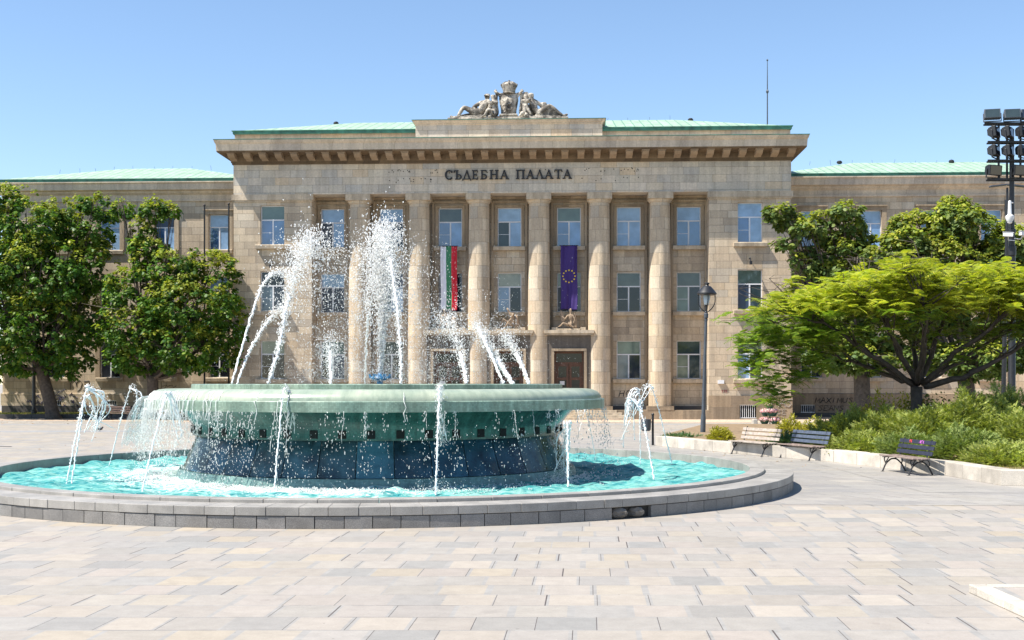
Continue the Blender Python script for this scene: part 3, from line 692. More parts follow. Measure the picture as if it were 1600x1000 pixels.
# lettering on the frieze, built stroke by stroke
def poly3(mb, P, y0, y1):
    n = len(P); mb.add([(x,y0,z) for x,z in P]+[(x,y1,z) for x,z in P], [tuple(range(n)), tuple(range(2*n-1,n-1,-1))]+[(i,n+i,n+(i+1)%n,(i+1)%n) for i in range(n)])
def glyph(mb, ch, x, z, w, h, y0=-.17, y1=-.035):
    cnt = [0]
    def p(*pts):
        e = .0007*cnt[0]; cnt[0] += 1
        poly3(mb, [(x+a*w, z+b*h) for a, b in pts], y0-e, y1)
    def bar(a, b, c, d): p((a,c),(b,c),(b,d),(a,d))
    def stem(c, t=.2, lo=0, hi=1):
        bar(c-t/2, c+t/2, lo, hi)
        if lo == 0: bar(c-t/2-.09, c+t/2+.09, 0, .09)
        if hi == 1: bar(c-t/2-.09, c+t/2+.09, .91, 1)
    def arc(cx, cy, rx, ry, a0, a1, t0, t1, n=12):
        for i in range(n):
            A, Bq = [a0+(a1-a0)*(i+j)/n for j in (0, 1)]
            def q(a, o):
                f = .5-.5*math.cos(2*(a-math.pi/2)*1) ; t = t0+(t1-t0)*abs(math.cos(a)); return (cx+(rx-o*t)*math.cos(a), cy+(ry-o*t)*math.sin(a))
            p(q(A,0), q(Bq,0), q(Bq,1), q(A,1))
    if ch == 'С': arc(.55, .5, .5, .53, .75, 5.5, .10, .21, 20); bar(.84,.93,.72,.98); bar(.84,.93,.05,.26)
    if ch == 'Ъ': stem(.38); bar(.02,.3,.91,1); bar(.02,.11,.74,.92); bar(.46,.7,.47,.56); bar(.46,.7,0,.09); arc(.68,.28,.28,.28,-1.57,1.57,.09,.19)
    if ch == 'Б': stem(.25); bar(.3,.86,.91,1); bar(.78,.87,.74,.92); bar(.33,.6,.47,.56); bar(.33,.6,0,.09); arc(.6,.28,.33,.28,-1.57,1.57,.09,.19)
    if ch == 'Е': stem(.25); bar(.3,.86,.91,1); bar(.3,.9,0,.09); bar(.3,.7,.46,.55); bar(.79,.87,.74,.92); bar(.82,.91,.08,.27); bar(.64,.72,.38,.63)
    if ch == 'Н': stem(.2); stem(.8); bar(.2,.8,.46,.56)
    if ch == 'П': stem(.2); stem(.8); bar(.2,.8,.91,1)
    if ch == 'Т': stem(.5, .2, 0, 1); bar(.05,.95,.91,1); bar(.05,.13,.72,.92); bar(.87,.95,.72,.92)
    if ch in 'АЛ':
        p((.42,1),(.58,1),(.98,0),(.74,0)); p((.44,.92),(.50,.82),(.20,0),(.10,0)); bar(0,.32,0,.08); bar(.64,1.05,0,.08)
        if ch == 'А': bar(.24,.72,.3,.38)
    if ch == 'Д':
        p((.42,1),(.58,1),(.92,.08),(.70,.08)); p((.44,.92),(.50,.82),(.24,.08),(.14,.08)); bar(0,1,.0,.09); bar(0,.09,-.14,.02); bar(.91,1,-.14,.02)
mb = MB()
spans = [('С',228,283),('Ъ',288,342),('Д',344,402),('Е',405,450),('Б',460,508),('Н',520,580),('А',586,646),('П',692,752),('А',756,814),('Л',818,874),('А',876,934),('Т',940,996),('А',996,1055)]
for ch, a, b in spans:
    x0 = S(640+a/4.166); x1 = S(640+b/4.166); glyph(mb, ch, x0, Z(280.3), x1-x0, Z(265.8)-Z(280.3))
mb.build('frieze_lettering', M['letters'], B)
# bolt holes of older letters
mb = MB()
for i in range(60):
    px = random.choice([random.uniform(600,690), random.uniform(900,1025), random.uniform(600,1025)]); py = random.choice([267,281])+random.uniform(-3,3)
    x = S(px); z = Z(py); mb.add([(x-.03,-.034,z-.03),(x+.03,-.034,z-.03),(x+.035,-.034,z+.03),(x-.03,-.034,z+.035)], [(0,1,2,3)])
mb.build('old_bolt_holes', M['dark_void'], B)
# graffiti: spray strokes on the plinths
def strokes(name, lines, px, py, sc, y, mat, d=0, wd=.05):
    mb = MB(); x0 = S(px, d); z0 = Z(py, d)
    for ln in lines:
        P_ = [(x0+a*sc, y-.006, z0+b*sc) for a, b in ln]
        mb.tube([Vector(q) for q in P_], wd*sc/1.0*.5+.012, 5)
    o = mb.build(name, mat, B); o.scale = (1, 1, 1); return o
M['spray_black'] = simple('black_spray_paint', (.02,.018,.018), .6); M['spray_red'] = simple('red_spray_paint', (.30,.03,.05), .6)
M['spray_white'] = simple('pale_spray_paint', (.27,.25,.23), .6); M['spray_violet'] = simple('violet_spray_paint', (.5,.12,.5), .6)
M['spray_brightred'] = simple('bright_red_spray_paint', (.65,.05,.04), .6); M['spray_blue'] = simple('dark_blue_spray_paint', (.03,.03,.10), .6)
GL = {'M':[[(0,0),(.1,1),(.45,.3),(.8,1),(.9,0)]],'A':[[(0,0),(.45,1),(.9,0)],[(.2,.4),(.7,.4)]],'X':[[(0,0),(.9,1)],[(0,1),(.9,0)]],'I':[[(.3,0),(.35,1)]],
 'U':[[(0,1),(.05,.2),(.4,0),(.75,.2),(.8,1)]],'S':[[(.8,.9),(.4,1),(.1,.75),(.5,.5),(.75,.25),(.4,0),(0,.15)]],'E':[[(.8,1),(0,1),(.1,.5),(.6,.5)],[(.1,.5),(0,0),(.8,0)]],
 'N':[[(0,0),(.05,1),(.75,0),(.85,1)]],'Н':[[(0,0),(.1,1)],[(.0,.5),(.7,.55)],[(.7,0),(.75,1)]],'С':[[(.8,.9),(.3,1),(0,.5),(.3,0),(.8,.15)]],'У':[[(0,1),(.4,.4)],[(.85,1),(.2,-.2)]],
 'K':[[(0,0),(0,1)],[(.7,1),(0,.45),(.7,0)]],'Ж':[[(.4,0),(.4,1)],[(0,1),(.8,0)],[(.8,1),(0,0)]], '1':[[(.1,.7),(.4,1),(.4,0)]],'9':[[(.7,.6),(.3,.5),(.2,.9),(.6,1),(.7,.6),(.5,0)]],'3':[[(.1,.9),(.6,.9),(.3,.55),(.65,.3),(.1,.05)]]}
def gtext(t, adv=1.05, sl=.15):
    L = []
    for i, c in enumerate(t):
        for ln in GL[c]: L.append([(i*adv+a+b*sl, b+random.uniform(-.06,.06)) for a, b in ln])
    return L
strokes('graffiti', gtext('MAXIMUS'), 1273, 629, .36, WD-.13, M['spray_black'], WD, .07)
strokes('graffiti', gtext('SEANS'), 1278, 641, .34, WD-.13, M['spray_black'], WD, .06)
strokes('graffiti', gtext('НСУ'), 967, 620, .42, 1.69, M['spray_black'], 1.7, .06)
strokes('graffiti', [l for k,c in enumerate(('1','9','3')) for l in [[(k*.8+a,b) for a,b in g] for g in GL[c]]], 1127, 613, .17, -.005, M['spray_red'], 0, .04)
strokes('graffiti', gtext('AS', .9), 1216, 635, .5, -.11, M['spray_white'], 0, .05)
strokes('graffiti', gtext('SEX', 1)[:3], 1214, 647, .3, -.11, M['spray_white'], 0, .05)
heart = [[(0,0),(0,.6),(.3,.9),(.55,.65),(.6,.3),(.62,.7),(.9,.9),(1.15,.6),(1.0,.1),(.7,-.2)],[(1.3,.8),(1.8,.85),(1.9,.4),(1.8,0)],[(1.4,.6),(1.5,.2),(1.3,-.1)]]
strokes('graffiti', heart, 110, 609, .75, WD-.005, M['spray_black'], WD, .03)
scr = []
for k in range(26):
    a0, b0 = random.uniform(0, 6.5), random.uniform(-.7, .6); ln = [(a0, b0)]
    for j in range(6): a0 += random.uniform(-.25,.35); b0 += random.uniform(-.35,.35); ln.append((a0, b0))
    scr.append(ln)
strokes('graffiti', scr, 45, 626, .65, WD-.13, M['spray_blue'], WD, .03)
strokes('graffiti', gtext('AC', 1) if 0 else [[(0,0),(0,1),(.5,1.1)],[(.2,.3),(.8,.5),(.5,0)],[(.9,.3),(1.6,.5),(1.8,.1),(2.2,.4)]], 252, 607, .5, WD-.005, M['spray_black'], WD, .03)

# ================================================================== THE FOUNTAIN
FT = empty('fountain', (FC[0], FC[1], 0)); tag(FT, 'round green mosaic bowl fountain in a grey granite pool', 'fountain')
RO = 9.88
def blocks(mb, r0, r1, z0, z1, n, seed, skip=None, gap=.006, jit=.3):
    rs = random.Random(seed); edges = [2*math.pi*(k+rs.uniform(-jit, jit)*.5)/n for k in range(n)]; edges.append(edges[0]+2*math.pi)
    for k in range(n):
        a, b = edges[k]+gap/r1, edges[k+1]-gap/r1
        if skip and skip(a, b): continue
        m = 4; dz = rs.uniform(-.004, .004); dr = rs.uniform(-.006, .006); V = []
        for j in range(m+1):
            t = a+(b-a)*j/m
            for r, z in ((r0, z0), (r1+dr, z0), (r1+dr, z1+dz*0), (r0, z1)): V.append((r*math.cos(t), r*math.sin(t), z))
        Fc = [(4*j+q, 4*j+(q+1) % 4, 4*j+4+(q+1) % 4, 4*j+4+q) for j in range(m) for q in range(4)]+[(3,2,1,0),(4*m,4*m+1,4*m+2,4*m+3)]
        mb.add(V, Fc)
def hole_ang(px):
    k = (px-800)/F; dx, dy = k, 1.0      # ray / circle intersection (near side)
    bq = -(dx*FC[0]+dy*FC[1]); aq = dx*dx+dy*dy; cq = FC[0]**2+FC[1]**2-RO**2
    t = (-bq-math.sqrt(bq*bq-aq*cq))/aq; return math.atan2(t*dy-FC[1], t*dx-FC[0]) % (2*math.pi)
ha, hb = hole_ang(952), hole_ang(1013)
mb = MB(); blocks(mb, 9.6, RO-.012, 0, .205, 132, 3, skip=lambda a, b: ha-.02 < ((a+b)/2) % (2*math.pi) < hb+.02)
o = mb.build('basin_wall', M['granite'], FT, bevel=.004)
mb = MB(); blocks(mb, 9.24, RO, .215, .362, 118, 8, gap=.003); mb.build('basin_coping', M['granite_top'], FT, bevel=.008)
mb = MB(); blocks(mb, 8.90, 9.235, .18, .425, 60, 12, gap=.003, jit=.1); mb.build('inner_ring', M['granite_top'], FT, bevel=.012)
mb = MB(); mb.lathe([(9.78, .0), (9.78, .213), (9.26, .213)], 120, cap=False); mb.build('wall_core', M['granite_core'], FT)
mb = MB(); mb.lathe([(8.93, -.05), (8.93, .24)], 120, cap=False); mb.build('basin_lining', M['teal'], FT, smooth=True)
mb = MB()
for q in (.28, .72):
    a = ha+(hb-ha)*q; bm = bmesh.new(); bmesh.ops.create_icosphere(bm, subdivisions=3, radius=1)
    V = [(9.80*math.cos(a)+v.co.x*.17, 9.80*math.sin(a)+v.co.y*.09, .105+v.co.z*.10) for v in bm.verts]
    V = [((x+ random.uniform(-.012,.012)), (y+random.uniform(-.012,.012)), z+random.uniform(-.008,.008)) for x, y, z in V]
    bm.verts.index_update(); mb.add(V, [tuple(v.index for v in f.verts) for f in bm.faces]); bm.free()
mb.build('broken_core', M['rubble'], FT)
# pedestal panels (blue black), mosaic step, green cone, rim, shoulder, upper tier
mb = MB()
NPN = 36
for k in range(NPN):
    a, b = 2*math.pi*k/NPN+.002, 2*math.pi*(k+1)/NPN-.002; m = 4; V = []
    for j in range(m+1):
        t = a+(b-a)*j/m
        for r, z in ((4.66,.415),(4.33,1.19)): V.append((r*math.cos(t), r*math.sin(t), z))
    mb.add(V, [(2*j, 2*j+2, 2*j+3, 2*j+1) for j in range(m)])
mb.build('pedestal', M['panels'], FT)
mb = MB(); mb.lathe([(4.86, .05), (4.78, .33), (4.74, .405), (4.3, .41), (4.3, 1.19), (4.2, 1.19)], 120, cap=False); mb.build('mosaic_step', M['step'], FT, smooth='auto')
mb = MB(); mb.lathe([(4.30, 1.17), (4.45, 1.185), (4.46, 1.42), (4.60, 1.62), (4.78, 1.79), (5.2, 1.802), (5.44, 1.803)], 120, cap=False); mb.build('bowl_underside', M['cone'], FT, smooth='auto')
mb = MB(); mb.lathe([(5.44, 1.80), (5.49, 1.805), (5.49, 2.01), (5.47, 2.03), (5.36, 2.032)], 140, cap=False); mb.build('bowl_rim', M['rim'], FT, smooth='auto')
mb = MB(); mb.lathe([(5.42, 2.02), (5.415, 2.07), (5.38, 2.14), (5.31, 2.20), (5.2, 2.245), (5.05, 2.262), (4.4, 2.262)], 140, cap=False); mb.build('bowl_shoulder', M['shoulder'], FT, smooth=True)
mb = MB(); mb.lathe([(4.47, 2.25), (4.47, 2.355), (4.45, 2.37), (0, 2.37)], 140, cap=False); mb.build('upper_tier', M['rim'], FT, smooth='auto')
sp0 = None
for k in range(46):
    a = 2*math.pi*k/46
    if sp0 is None:
        mb = MB(); mb.box(4.44, 4.475, -.085, .085, 1.23, 1.40)
        sp0 = mb.build('spout_opening', M['dark_void'], FT); o = sp0
    else:
        o = sp0.copy(); COL.objects.link(o); o.parent = FT
    o.rotation_euler = (0, 0, a)
# nozzle in the middle, blue
mb = MB(); mb.lathe([(.10, 2.37), (.10, 2.45), (.22, 2.47), (.26, 2.52), (.22, 2.57), (.10, 2.60), (.06, 2.66), (0, 2.66)], 20)
for k in range(6):
    a = math.pi*k/3; mb.tube([(.2*math.cos(a), .2*math.sin(a), 2.52), (.33*math.cos(a), .33*math.sin(a), 2.56), (.34*math.cos(a), .34*math.sin(a), 2.64)], .04, 7)
cn = mb.build('centre_nozzle', M['nozzle'], FT, smooth='auto'); cn.scale = (.72, .72, .9); cn.location = (0, 0, .237)

# water surface of the pool: fine real ripples
nr, na = 90, 420
rr_ = np.linspace(4.7, 8.94, nr); aa_ = np.linspace(0, 2*math.pi, na, endpoint=False)
Rr, Aa = np.meshgrid(rr_, aa_, indexing='ij'); X_ = Rr*np.cos(Aa); Y_ = Rr*np.sin(Aa); H_ = np.zeros_like(X_)
for k in range(46):
    a = rng.uniform(0, 6.28); f = rng.uniform(2.5, 16); H_ += np.sin((X_*math.cos(a)+Y_*math.sin(a))*f+rng.uniform(0, 6.28)+.8*np.sin(X_*1.7+k)+.8*np.cos(Y_*2.1+k))*.017/f**.55
V = np.c_[X_.ravel(), Y_.ravel(), (.215+H_).ravel()]
i, j = np.meshgrid(np.arange(nr-1), np.arange(na), indexing='ij'); j2 = (j+1) % na
Q = np.stack([i*na+j, (i+1)*na+j, (i+1)*na+j2, i*na+j2], -1).reshape(-1, 4)
wo = np_mesh('pool_water', V, Q, M['water'], smooth=True); wo.location = (FC[0], FC[1], 0); tag(wo, kind='structure')

# ------------------------------------------------------------------ moving water
ICO = None
def ico():
    bm = bmesh.new(); bmesh.ops.create_icosphere(bm, subdivisions=1, radius=1); V = np.array([v.co[:] for v in bm.verts]); bm.verts.index_update()
    Fc = np.array([[v.index for v in f.verts] for f in bm.faces]); bm.free(); return V, Fc
IV, IF = ico()
def drops(name, C, Rd, stretch=None, mat='drops', smooth=True, parent=None):
    """C (n,3) centres, Rd (n,) radii; each drop a slightly irregular stretched bead"""
    C = np.asarray(C, float); Rd = np.asarray(Rd, float); n = len(C)
    sc = Rd[:,None,None]*rng.uniform(.65, 1.35, (n, 1, 3)); V = IV[None]*sc*.58*(1+rng.normal(0, .12, (n, len(IV), 1)))
    if stretch is not None:
        dn = stretch/np.maximum(np.linalg.norm(stretch, axis=1, keepdims=True), 1e-6)
        amt = np.linalg.norm(stretch, axis=1)
        V = V+dn[:,None,:]*((V*dn[:,None,:]).sum(2, keepdims=True)*amt[:,None,None])
    V = (V+C[:,None,:]).reshape(-1, 3); Q = (IF[None]+np.arange(n)[:,None,None]*len(IV)).reshape(-1, 3)
    return np_mesh(name, V, Q, M[mat], parent, smooth)
def path(P, n):
    """smooth interpolation through control points -> (n,3)"""
    P = np.array([tuple(p) for p in P], float); t = np.linspace(0, len(P)-1, n); out = []
    for u in t:
        i = min(int(u), len(P)-2); f = u-i; p0 = P[max(i-1,0)]; p1 = P[i]; p2 = P[i+1]; p3 = P[min(i+2,len(P)-1)]
        out.append(.5*((2*p1)+(-p0+p2)*f+(2*p0-5*p1+4*p2-p3)*f*f+(-p0+3*p1-3*p2+p3)*f**3))
    return np.array(out)
def rope(mb, P, r0, r1, n=40, jit=.35):
    """an irregular unbroken stream of water along a path"""
    Q = path(P, n); Q[1:] += rng.normal(0, r1*.45, (n-1, 3)); rad = np.linspace(r0, r1, n)*(1+rng.uniform(-jit, jit, n))
    mb.tube([Vector(q) for q in Q], list(rad), 7)
def jet(label, P, r0, r1, nd, spread, dr=(.008, .022), tail=None, group=None, rope_to=.6, name='water_jet', low=0.15):
    """P control points from the nozzle; beads thicken away from it"""
    Q = path(P, 400); C = []; Rd = []; D = []
    nd = int(nd*1.6); r0 = r0*.72; r1 = r1*.72; ts = rng.beta(1.6, 1.0, nd)
    for t in ts:
        q = Q[min(399, int(t*399))]; d = Q[min(399, int(t*399)+3)]-Q[max(0, int(t*399)-3)]
        d = d/max(np.linalg.norm(d), 1e-6)
        C.append(q+rng.normal(0, 1, 3)*(spread*(low+t**1.3))); Rd.append(rng.uniform(*dr)*(1+.2*rng.random())); D.append(d*rng.uniform(0, 1.6))
    if tail:
        for (c, s, n_, r_) in tail:
            n_ = int(n_*1.25); r_ = r_*.85
            C += list(np.array(c)+rng.normal(0, 1, (n_, 3))*np.array(s)); Rd += list(rng.uniform(r_*.4, r_*1.2, n_)); D += list(np.c_[rng.normal(0,.3,n_), rng.normal(0,.2,n_), rng.uniform(-1.2, 1.2, n_)])
    o = drops(name, C, Rd, np.array(D)); tag(o, label, 'water jet', group)
    if r0:
        mb = MB(); k = max(2, int(len(P)*rope_to)+1)
        rope(mb, [Vector(q) for q in Q[::20][:max(3, int(20*rope_to))]], r0, r1, 60); s = mb.build('stream', M['aerated'], o, smooth=True)
    return o
def onring(px, r, z, back=False):
    k = (px-800)/F; bq = -(k*FC[0]+FC[1]); aq = k*k+1; cq = FC[0]**2+FC[1]**2-r*r; D_ = max(0, bq*bq-aq*cq)
    t = (-bq+(1 if back else -1)*math.sqrt(D_))/aq; return Vector((t*k, t, z))
def up(px, py, Y): return W(px, py, Y)
UG = 'jets rising from the upper tier of the fountain'
# central column
c = Vector((FC[0], FC[1], 2.6)); Yc = FC[1]
jet('tallest white central plume of the fountain', [c, up(598,500,Yc), up(600,420,Yc), up(602,358,Yc)], .03, .05, 3400, .17, (.009,.027),
    tail=[((up(603,385,Yc)), (.22,.22,.40), 800, .026), ((up(598,440,Yc)), (.34,.3,.6), 1000, .024), ((up(597,500,Yc)), (.45,.35,.7), 1100, .02), ((up(596,575,Yc)), (.55,.4,.3), 700, .016), ((up(572,400,Yc)), (.14,.2,.35), 200, .024)], group=UG, rope_to=.8)
def tier(px, back=False): return onring(px, 4.25, 2.38, back)
def ujet(label, pts, r0, r1, nd, spread, tail=None, back=False, dr=(.008,.022), **k):
    b = tier(pts[0][0], back); n = len(pts); P = [b]; Yt = b.y+(FC[1]-b.y)*.75
    for i, (px, py) in enumerate(pts[1:]):
        f = (i+1)/(n-1); P.append(up(px, py, b.y+(Yt-b.y)*f))
    tl = [((up(a, c_, Yt)), s, nn, rr) for (a, c_, s, nn, rr) in (tail or [])]
    return jet(label, P, r0, r1, nd, spread, dr, tl, UG, **k)
ujet('leftmost thin jet leaning up from the tier beside the tree', [(362,597),(385,520),(410,446),(437,425),(462,440)], .028, .03, 420, .06, [(462,432,(.25,.2,.2),120,.018)], rope_to=.7)
ujet('second thin jet from the left of the upper tier', [(370,597),(392,545),(420,500),(442,482)], .026, .03, 380, .07, [(455,470,(.3,.2,.25),140,.018)], rope_to=.8)
ujet('tall jet at left ending in a wide head of white drops', [(419,598),(436,540),(452,460),(470,400),(488,372)], .03, .045, 1300, .14,
     [(487,382,(.28,.25,.22),520,.027),(465,410,(.38,.25,.40),480,.024),(505,400,(.42,.25,.34),480,.022),(530,430,(.5,.3,.55),380,.02),(480,445,(.45,.3,.5),420,.02),(552,400,(.5,.25,.45),200,.018),(500,520,(.5,.3,.6),260,.017),(545,470,(.4,.3,.6),260,.018)], rope_to=.55)
ujet('short fan shaped spray left of the central plume', [(517,597),(516,560),(514,530)], .022, .03, 420, .13, [(514,545,(.26,.2,.42),520,.018),(500,570,(.25,.2,.3),260,.016),(530,572,(.3,.2,.3),260,.015)], rope_to=.7)
ujet('slim jet just right of the central plume', [(627,598),(625,540),(619,470),(607,395),(596,365)], .022, .035, 900, .10, [(612,400,(.25,.2,.5),350,.022),(630,430,(.3,.2,.5),260,.018)], rope_to=.75)
ujet('thin jet just left of the central plume', [(570,598),(573,520),(580,440),(590,385)], .015, .03, 600, .10, [(575,430,(.22,.2,.5),350,.02),(560,510,(.3,.2,.6),300,.016)], rope_to=.5, back=True)
ujet('low broad spray in front of the striped flag', [(729,600),(723,566),(710,520),(695,497)], .03, .05, 700, .14,
     [(692,505,(.38,.3,.30),620,.019),(672,540,(.5,.3,.5),620,.015),(655,470,(.35,.3,.7),330,.016),(700,560,(.5,.3,.4),520,.014),(668,420,(.28,.3,.4),110,.018),(650,590,(.9,.3,.14),500,.013)], rope_to=.5)
ujet('long slanting jet in front of the middle door', [(787,600),(768,556),(752,522),(744,508)], .034, .03, 380, .06, [(742,512,(.25,.2,.2),200,.018),(725,480,(.4,.3,.35),160,.015)], rope_to=.9)
ujet('thick slanting jet ending beside the long one', [(801,600),(785,575),(768,547),(750,520)], .045, .06, 620, .09, [(760,530,(.3,.2,.3),300,.016),(738,540,(.35,.2,.4),300,.013)], rope_to=.55)
ujet('rightmost slanting jet of the upper tier', [(826,601),(815,570),(803,545),(788,524)], .04, .055, 560, .08, [(795,530,(.25,.2,.3),260,.016),(780,520,(.35,.2,.3),200,.014)], rope_to=.6)
# fine mist low over the tier
C = np.c_[rng.normal(0, 1.6, 6000), rng.normal(0, 1.4, 6000), 2.42+np.abs(rng.normal(0, .42, 6000))]+np.array([FC[0]+.2, FC[1], 0])
tag(drops('fine_spray', C, rng.uniform(.003, .011, 6000)), 'fine white spray drifting over the top of the fountain', 'spray', kind='stuff')
C = np.c_[rng.normal(FC[0]+.3, 1.7, 7000), rng.normal(FC[1], 1.0, 7000), 2.5+3.4*rng.beta(1.1, 1.5, 7000)]
tag(drops('drifting_drops', C, rng.uniform(.003, .010, 7000)), 'tiny scattered drops between the plumes', 'spray', kind='stuff')
# jets arching in from the pool
PG = 'arching jets standing in the pool around the bowl'
def pjet(label, px, r, back, top, over, end, r0=.022, blob=0, nd=170):
    b = onring(px, r, .22, back); cdir = (Vector((FC[0], FC[1], .22))-b).normalized(); Yt = b.y+cdir.y*.9; Ye = b.y+cdir.y*1.6
    P = [b, b.lerp(up(top[0], top[1], Yt), .5)+Vector((0,0,.12)), up(top[0], top[1], Yt), up(over[0], over[1], (Yt+Ye)/2), up(end[0], end[1], Ye)]
    o = jet(label, P, r0, r0*.8, nd, .035, (.006,.016), group=PG, rope_to=.58, low=.6)
    # ragged ribbons after the apex
    for q in range(2+blob):
        mb = MB(); A = P[2]+Vector(rng.normal(0, .05, 3)); Bq = P[3].lerp(P[2], rng.random()*.5)+Vector(rng.normal(0, .09, 3)); Cq = P[4]+Vector(rng.normal(0, .14, 3))
        rope(mb, [A, Bq, Cq], r0*.9, r0*.3, 30, .7); mb.build('falling_ribbon', M['aerated'], o, smooth=True)
    return o
pjet('left jet of the close pair at the far left of the pool', 104, 7.3, False, (134,618), (146,650), (152,668), .022, 1)
pjet('right jet of the close pair at the far left of the pool', 112, 7.2, False, (137,606), (165,628), (147,672), .024, 3)
pjet('small hooked jet between the tree and the bowl', 170, 7.3, True, (205,606), (216,622), (214,650), .018, 0)
pjet('leaning jet just left of the bowl rim', 222, 6.9, False, (262,616), (278,650), (284,690), .022, 1)
pjet('tall thin jet before the left part of the bowl', 428, 6.3, False, (444,606), (456,630), (460,660), .022, 0)
pjet('straight upright jet before the middle of the bowl', 681, 6.5, False, (687,604), (690,640), (692,690), .024, 0, nd=650)
pjet('splashing jet at the right edge of the pedestal', 888, 6.2, False, (886,660), (880,700), (878,735), .026, 3, nd=420)
pjet('thick crooked jet standing right of the bowl', 1022, 6.9, False, (1000,640), (985,628), (975,690), .026, 2)
pjet('hooked back jet rising before the right columns', 1001, 7.2, True, (998,612), (985,622), (982,650), .02, 3)
pjet('fine curved jet farthest to the right of the pool', 1050, 8.0, True, (1018,606), (1006,608), (1000,640), .018, 0)
pjet('faint jet behind the bowl at right', 931, 7.2, True, (914,640), (908,640), (905,660), .014, 0, nd=90)
# crown splashes where jets and curtain land
def splash(px, py, n_, r_, label):
    g = G(px, py, .22); C = np.array(g)+np.c_[rng.normal(0, .22, n_), rng.normal(0, .25, n_), np.abs(rng.normal(0, .10, n_))]
    tag(drops('splash', C, rng.uniform(.008, r_, n_)), label, 'splash', 'splashes in the pool')
splash(882, 753, 420, .028, 'white splash at the foot of the right edge of the pedestal')
splash(680, 766, 160, .02, 'small splash at the foot of the upright front jet')
splash(432, 760, 220, .022, 'splash under the curtain left of centre')
splash(330, 752, 320, .024, 'broad splash below the left of the bowl')
splash(962, 726, 130, .018, 'small splash in the shaded water right of the bowl')
# curtain falling from the bowl rim: threads and beads
C = []; Rd = []; D = []; mbt = MB()
for k in range(150):
    if k < 95: a = math.radians(rng.normal(215, 19))
    else: a = math.radians(rng.uniform(175, 375))
    x0, y0 = 5.52*math.cos(a), 5.52*math.sin(a); L = rng.uniform(.4, 1.0)*1.6; n_ = int(L*rng.uniform(12, 40)); out = rng.uniform(.0, .22)
    for t in rng.beta(1, 1.25, n_):
        q = (1+out*t*t/5); C.append((x0*q+rng.normal(0, .03+.06*t), y0*q+rng.normal(0, .03+.06*t), 1.82-t*L)); Rd.append(rng.uniform(.006, .017)); D.append((0, 0, rng.uniform(.5, 3)))
    if rng.random() < .5:
        zs = np.linspace(1.83, 1.83-L*rng.uniform(.25, .7), 12); wv = np.cumsum(rng.normal(0, .008, 12))
        P_ = [Vector((x0*(1+.01*i*out)+wv[i], y0*(1+.01*i*out)+wv[i]*.5, z)) for i, z in enumerate(zs)]
        mbt.tube(P_, list(rng.uniform(.002, .007, 12)), 5)
o = drops('falling_curtain', np.array(C)+np.array([FC[0], FC[1], 0]), Rd, np.array(D)); tag(o, 'broken curtain of falling drops under the bowl rim', 'falling water', kind='stuff')
s_ = mbt.build('falling_threads', M['drops'], o, smooth=True, loc=(FC[0], FC[1], 0))
C = np.zeros((2600, 3)); a = np.radians(np.where(rng.random(2600) < .5, rng.normal(225, 26, 2600), rng.uniform(180, 365, 2600))); r = rng.uniform(4.9, 6.0, 2600)
C[:,0] = FC[0]+r*np.cos(a); C[:,1] = FC[1]+r*np.sin(a); C[:,2] = .25+1.5*rng.beta(1.1, 1.6, 2600)
tag(drops('loose_drops', C, rng.uniform(.005, .014, 2600), np.c_[np.zeros(2600), np.zeros(2600), rng.uniform(0, 1.5, 2600)]), 'loose bright drops falling past the dark pedestal', 'falling water', kind='stuff')
# water film creeping over the left of the shoulder and rim
mb = MB()
for k in range(85):
    a = math.radians(rng.normal(216, 17)); w = rng.uniform(.004, .02)/5.4; P_ = []
    for i, (r, z) in enumerate([(5.30,2.215),(5.40,2.13),(5.44,2.04),(5.51,2.02),(5.52,1.9),(5.52,1.78),(5.53,1.62)]):
        P_.append(Vector((r*math.cos(a+i*w*rng.uniform(-.5,.9)), r*math.sin(a+i*w*.3), z)))
    mb.tube(P_, list(rng.uniform(.003, .013, 7)), 6)
tag(mb.build('overflow_streaks', M['drops'], smooth=True, loc=(FC[0], FC[1], 0)), 'white overflow streaks sliding over the left of the bowl rim', 'falling water', kind='stuff')
# foam line around the pedestal foot
C = []; 
for k in range(5200):
    a = math.radians(rng.choice([rng.normal(238, 28), rng.uniform(180, 360)])); r = 5.0+abs(rng.normal(0, .45)); C.append((FC[0]+r*math.cos(a), FC[1]+r*math.sin(a), .225+rng.normal(0, .02)))
tag(drops('foam', C, rng.uniform(.01, .035, len(C))), 'white foam churning around the foot of the pedestal', 'foam', kind='stuff')
# clear sheet of water pouring off the left lip
V = []; nS, nT = 14, 16
for i in range(nS+1):
    a = math.radians(176+22*i/nS)
    for j in range(nT+1):
        t = j/nT; r = 5.42+.62*t**.7; z = 2.08-1.15*t*t-.06*math.sin(i*1.3)*t; V.append((FC[0]+r*math.cos(a), FC[1]+r*math.sin(a), z+.02*math.sin(9*t+i)))
Q = [(i*(nT+1)+j, i*(nT+1)+j+1, (i+1)*(nT+1)+j+1, (i+1)*(nT+1)+j) for i in range(nS) for j in range(nT)]
o = np_mesh('water_sheet', V, Q, M['sheet'], smooth=True); tag(o, 'clear curved sheet of water spilling off the left lip of the bowl', 'falling water')
sd = o.modifiers.new('thickness', 'SOLIDIFY'); sd.thickness = .008

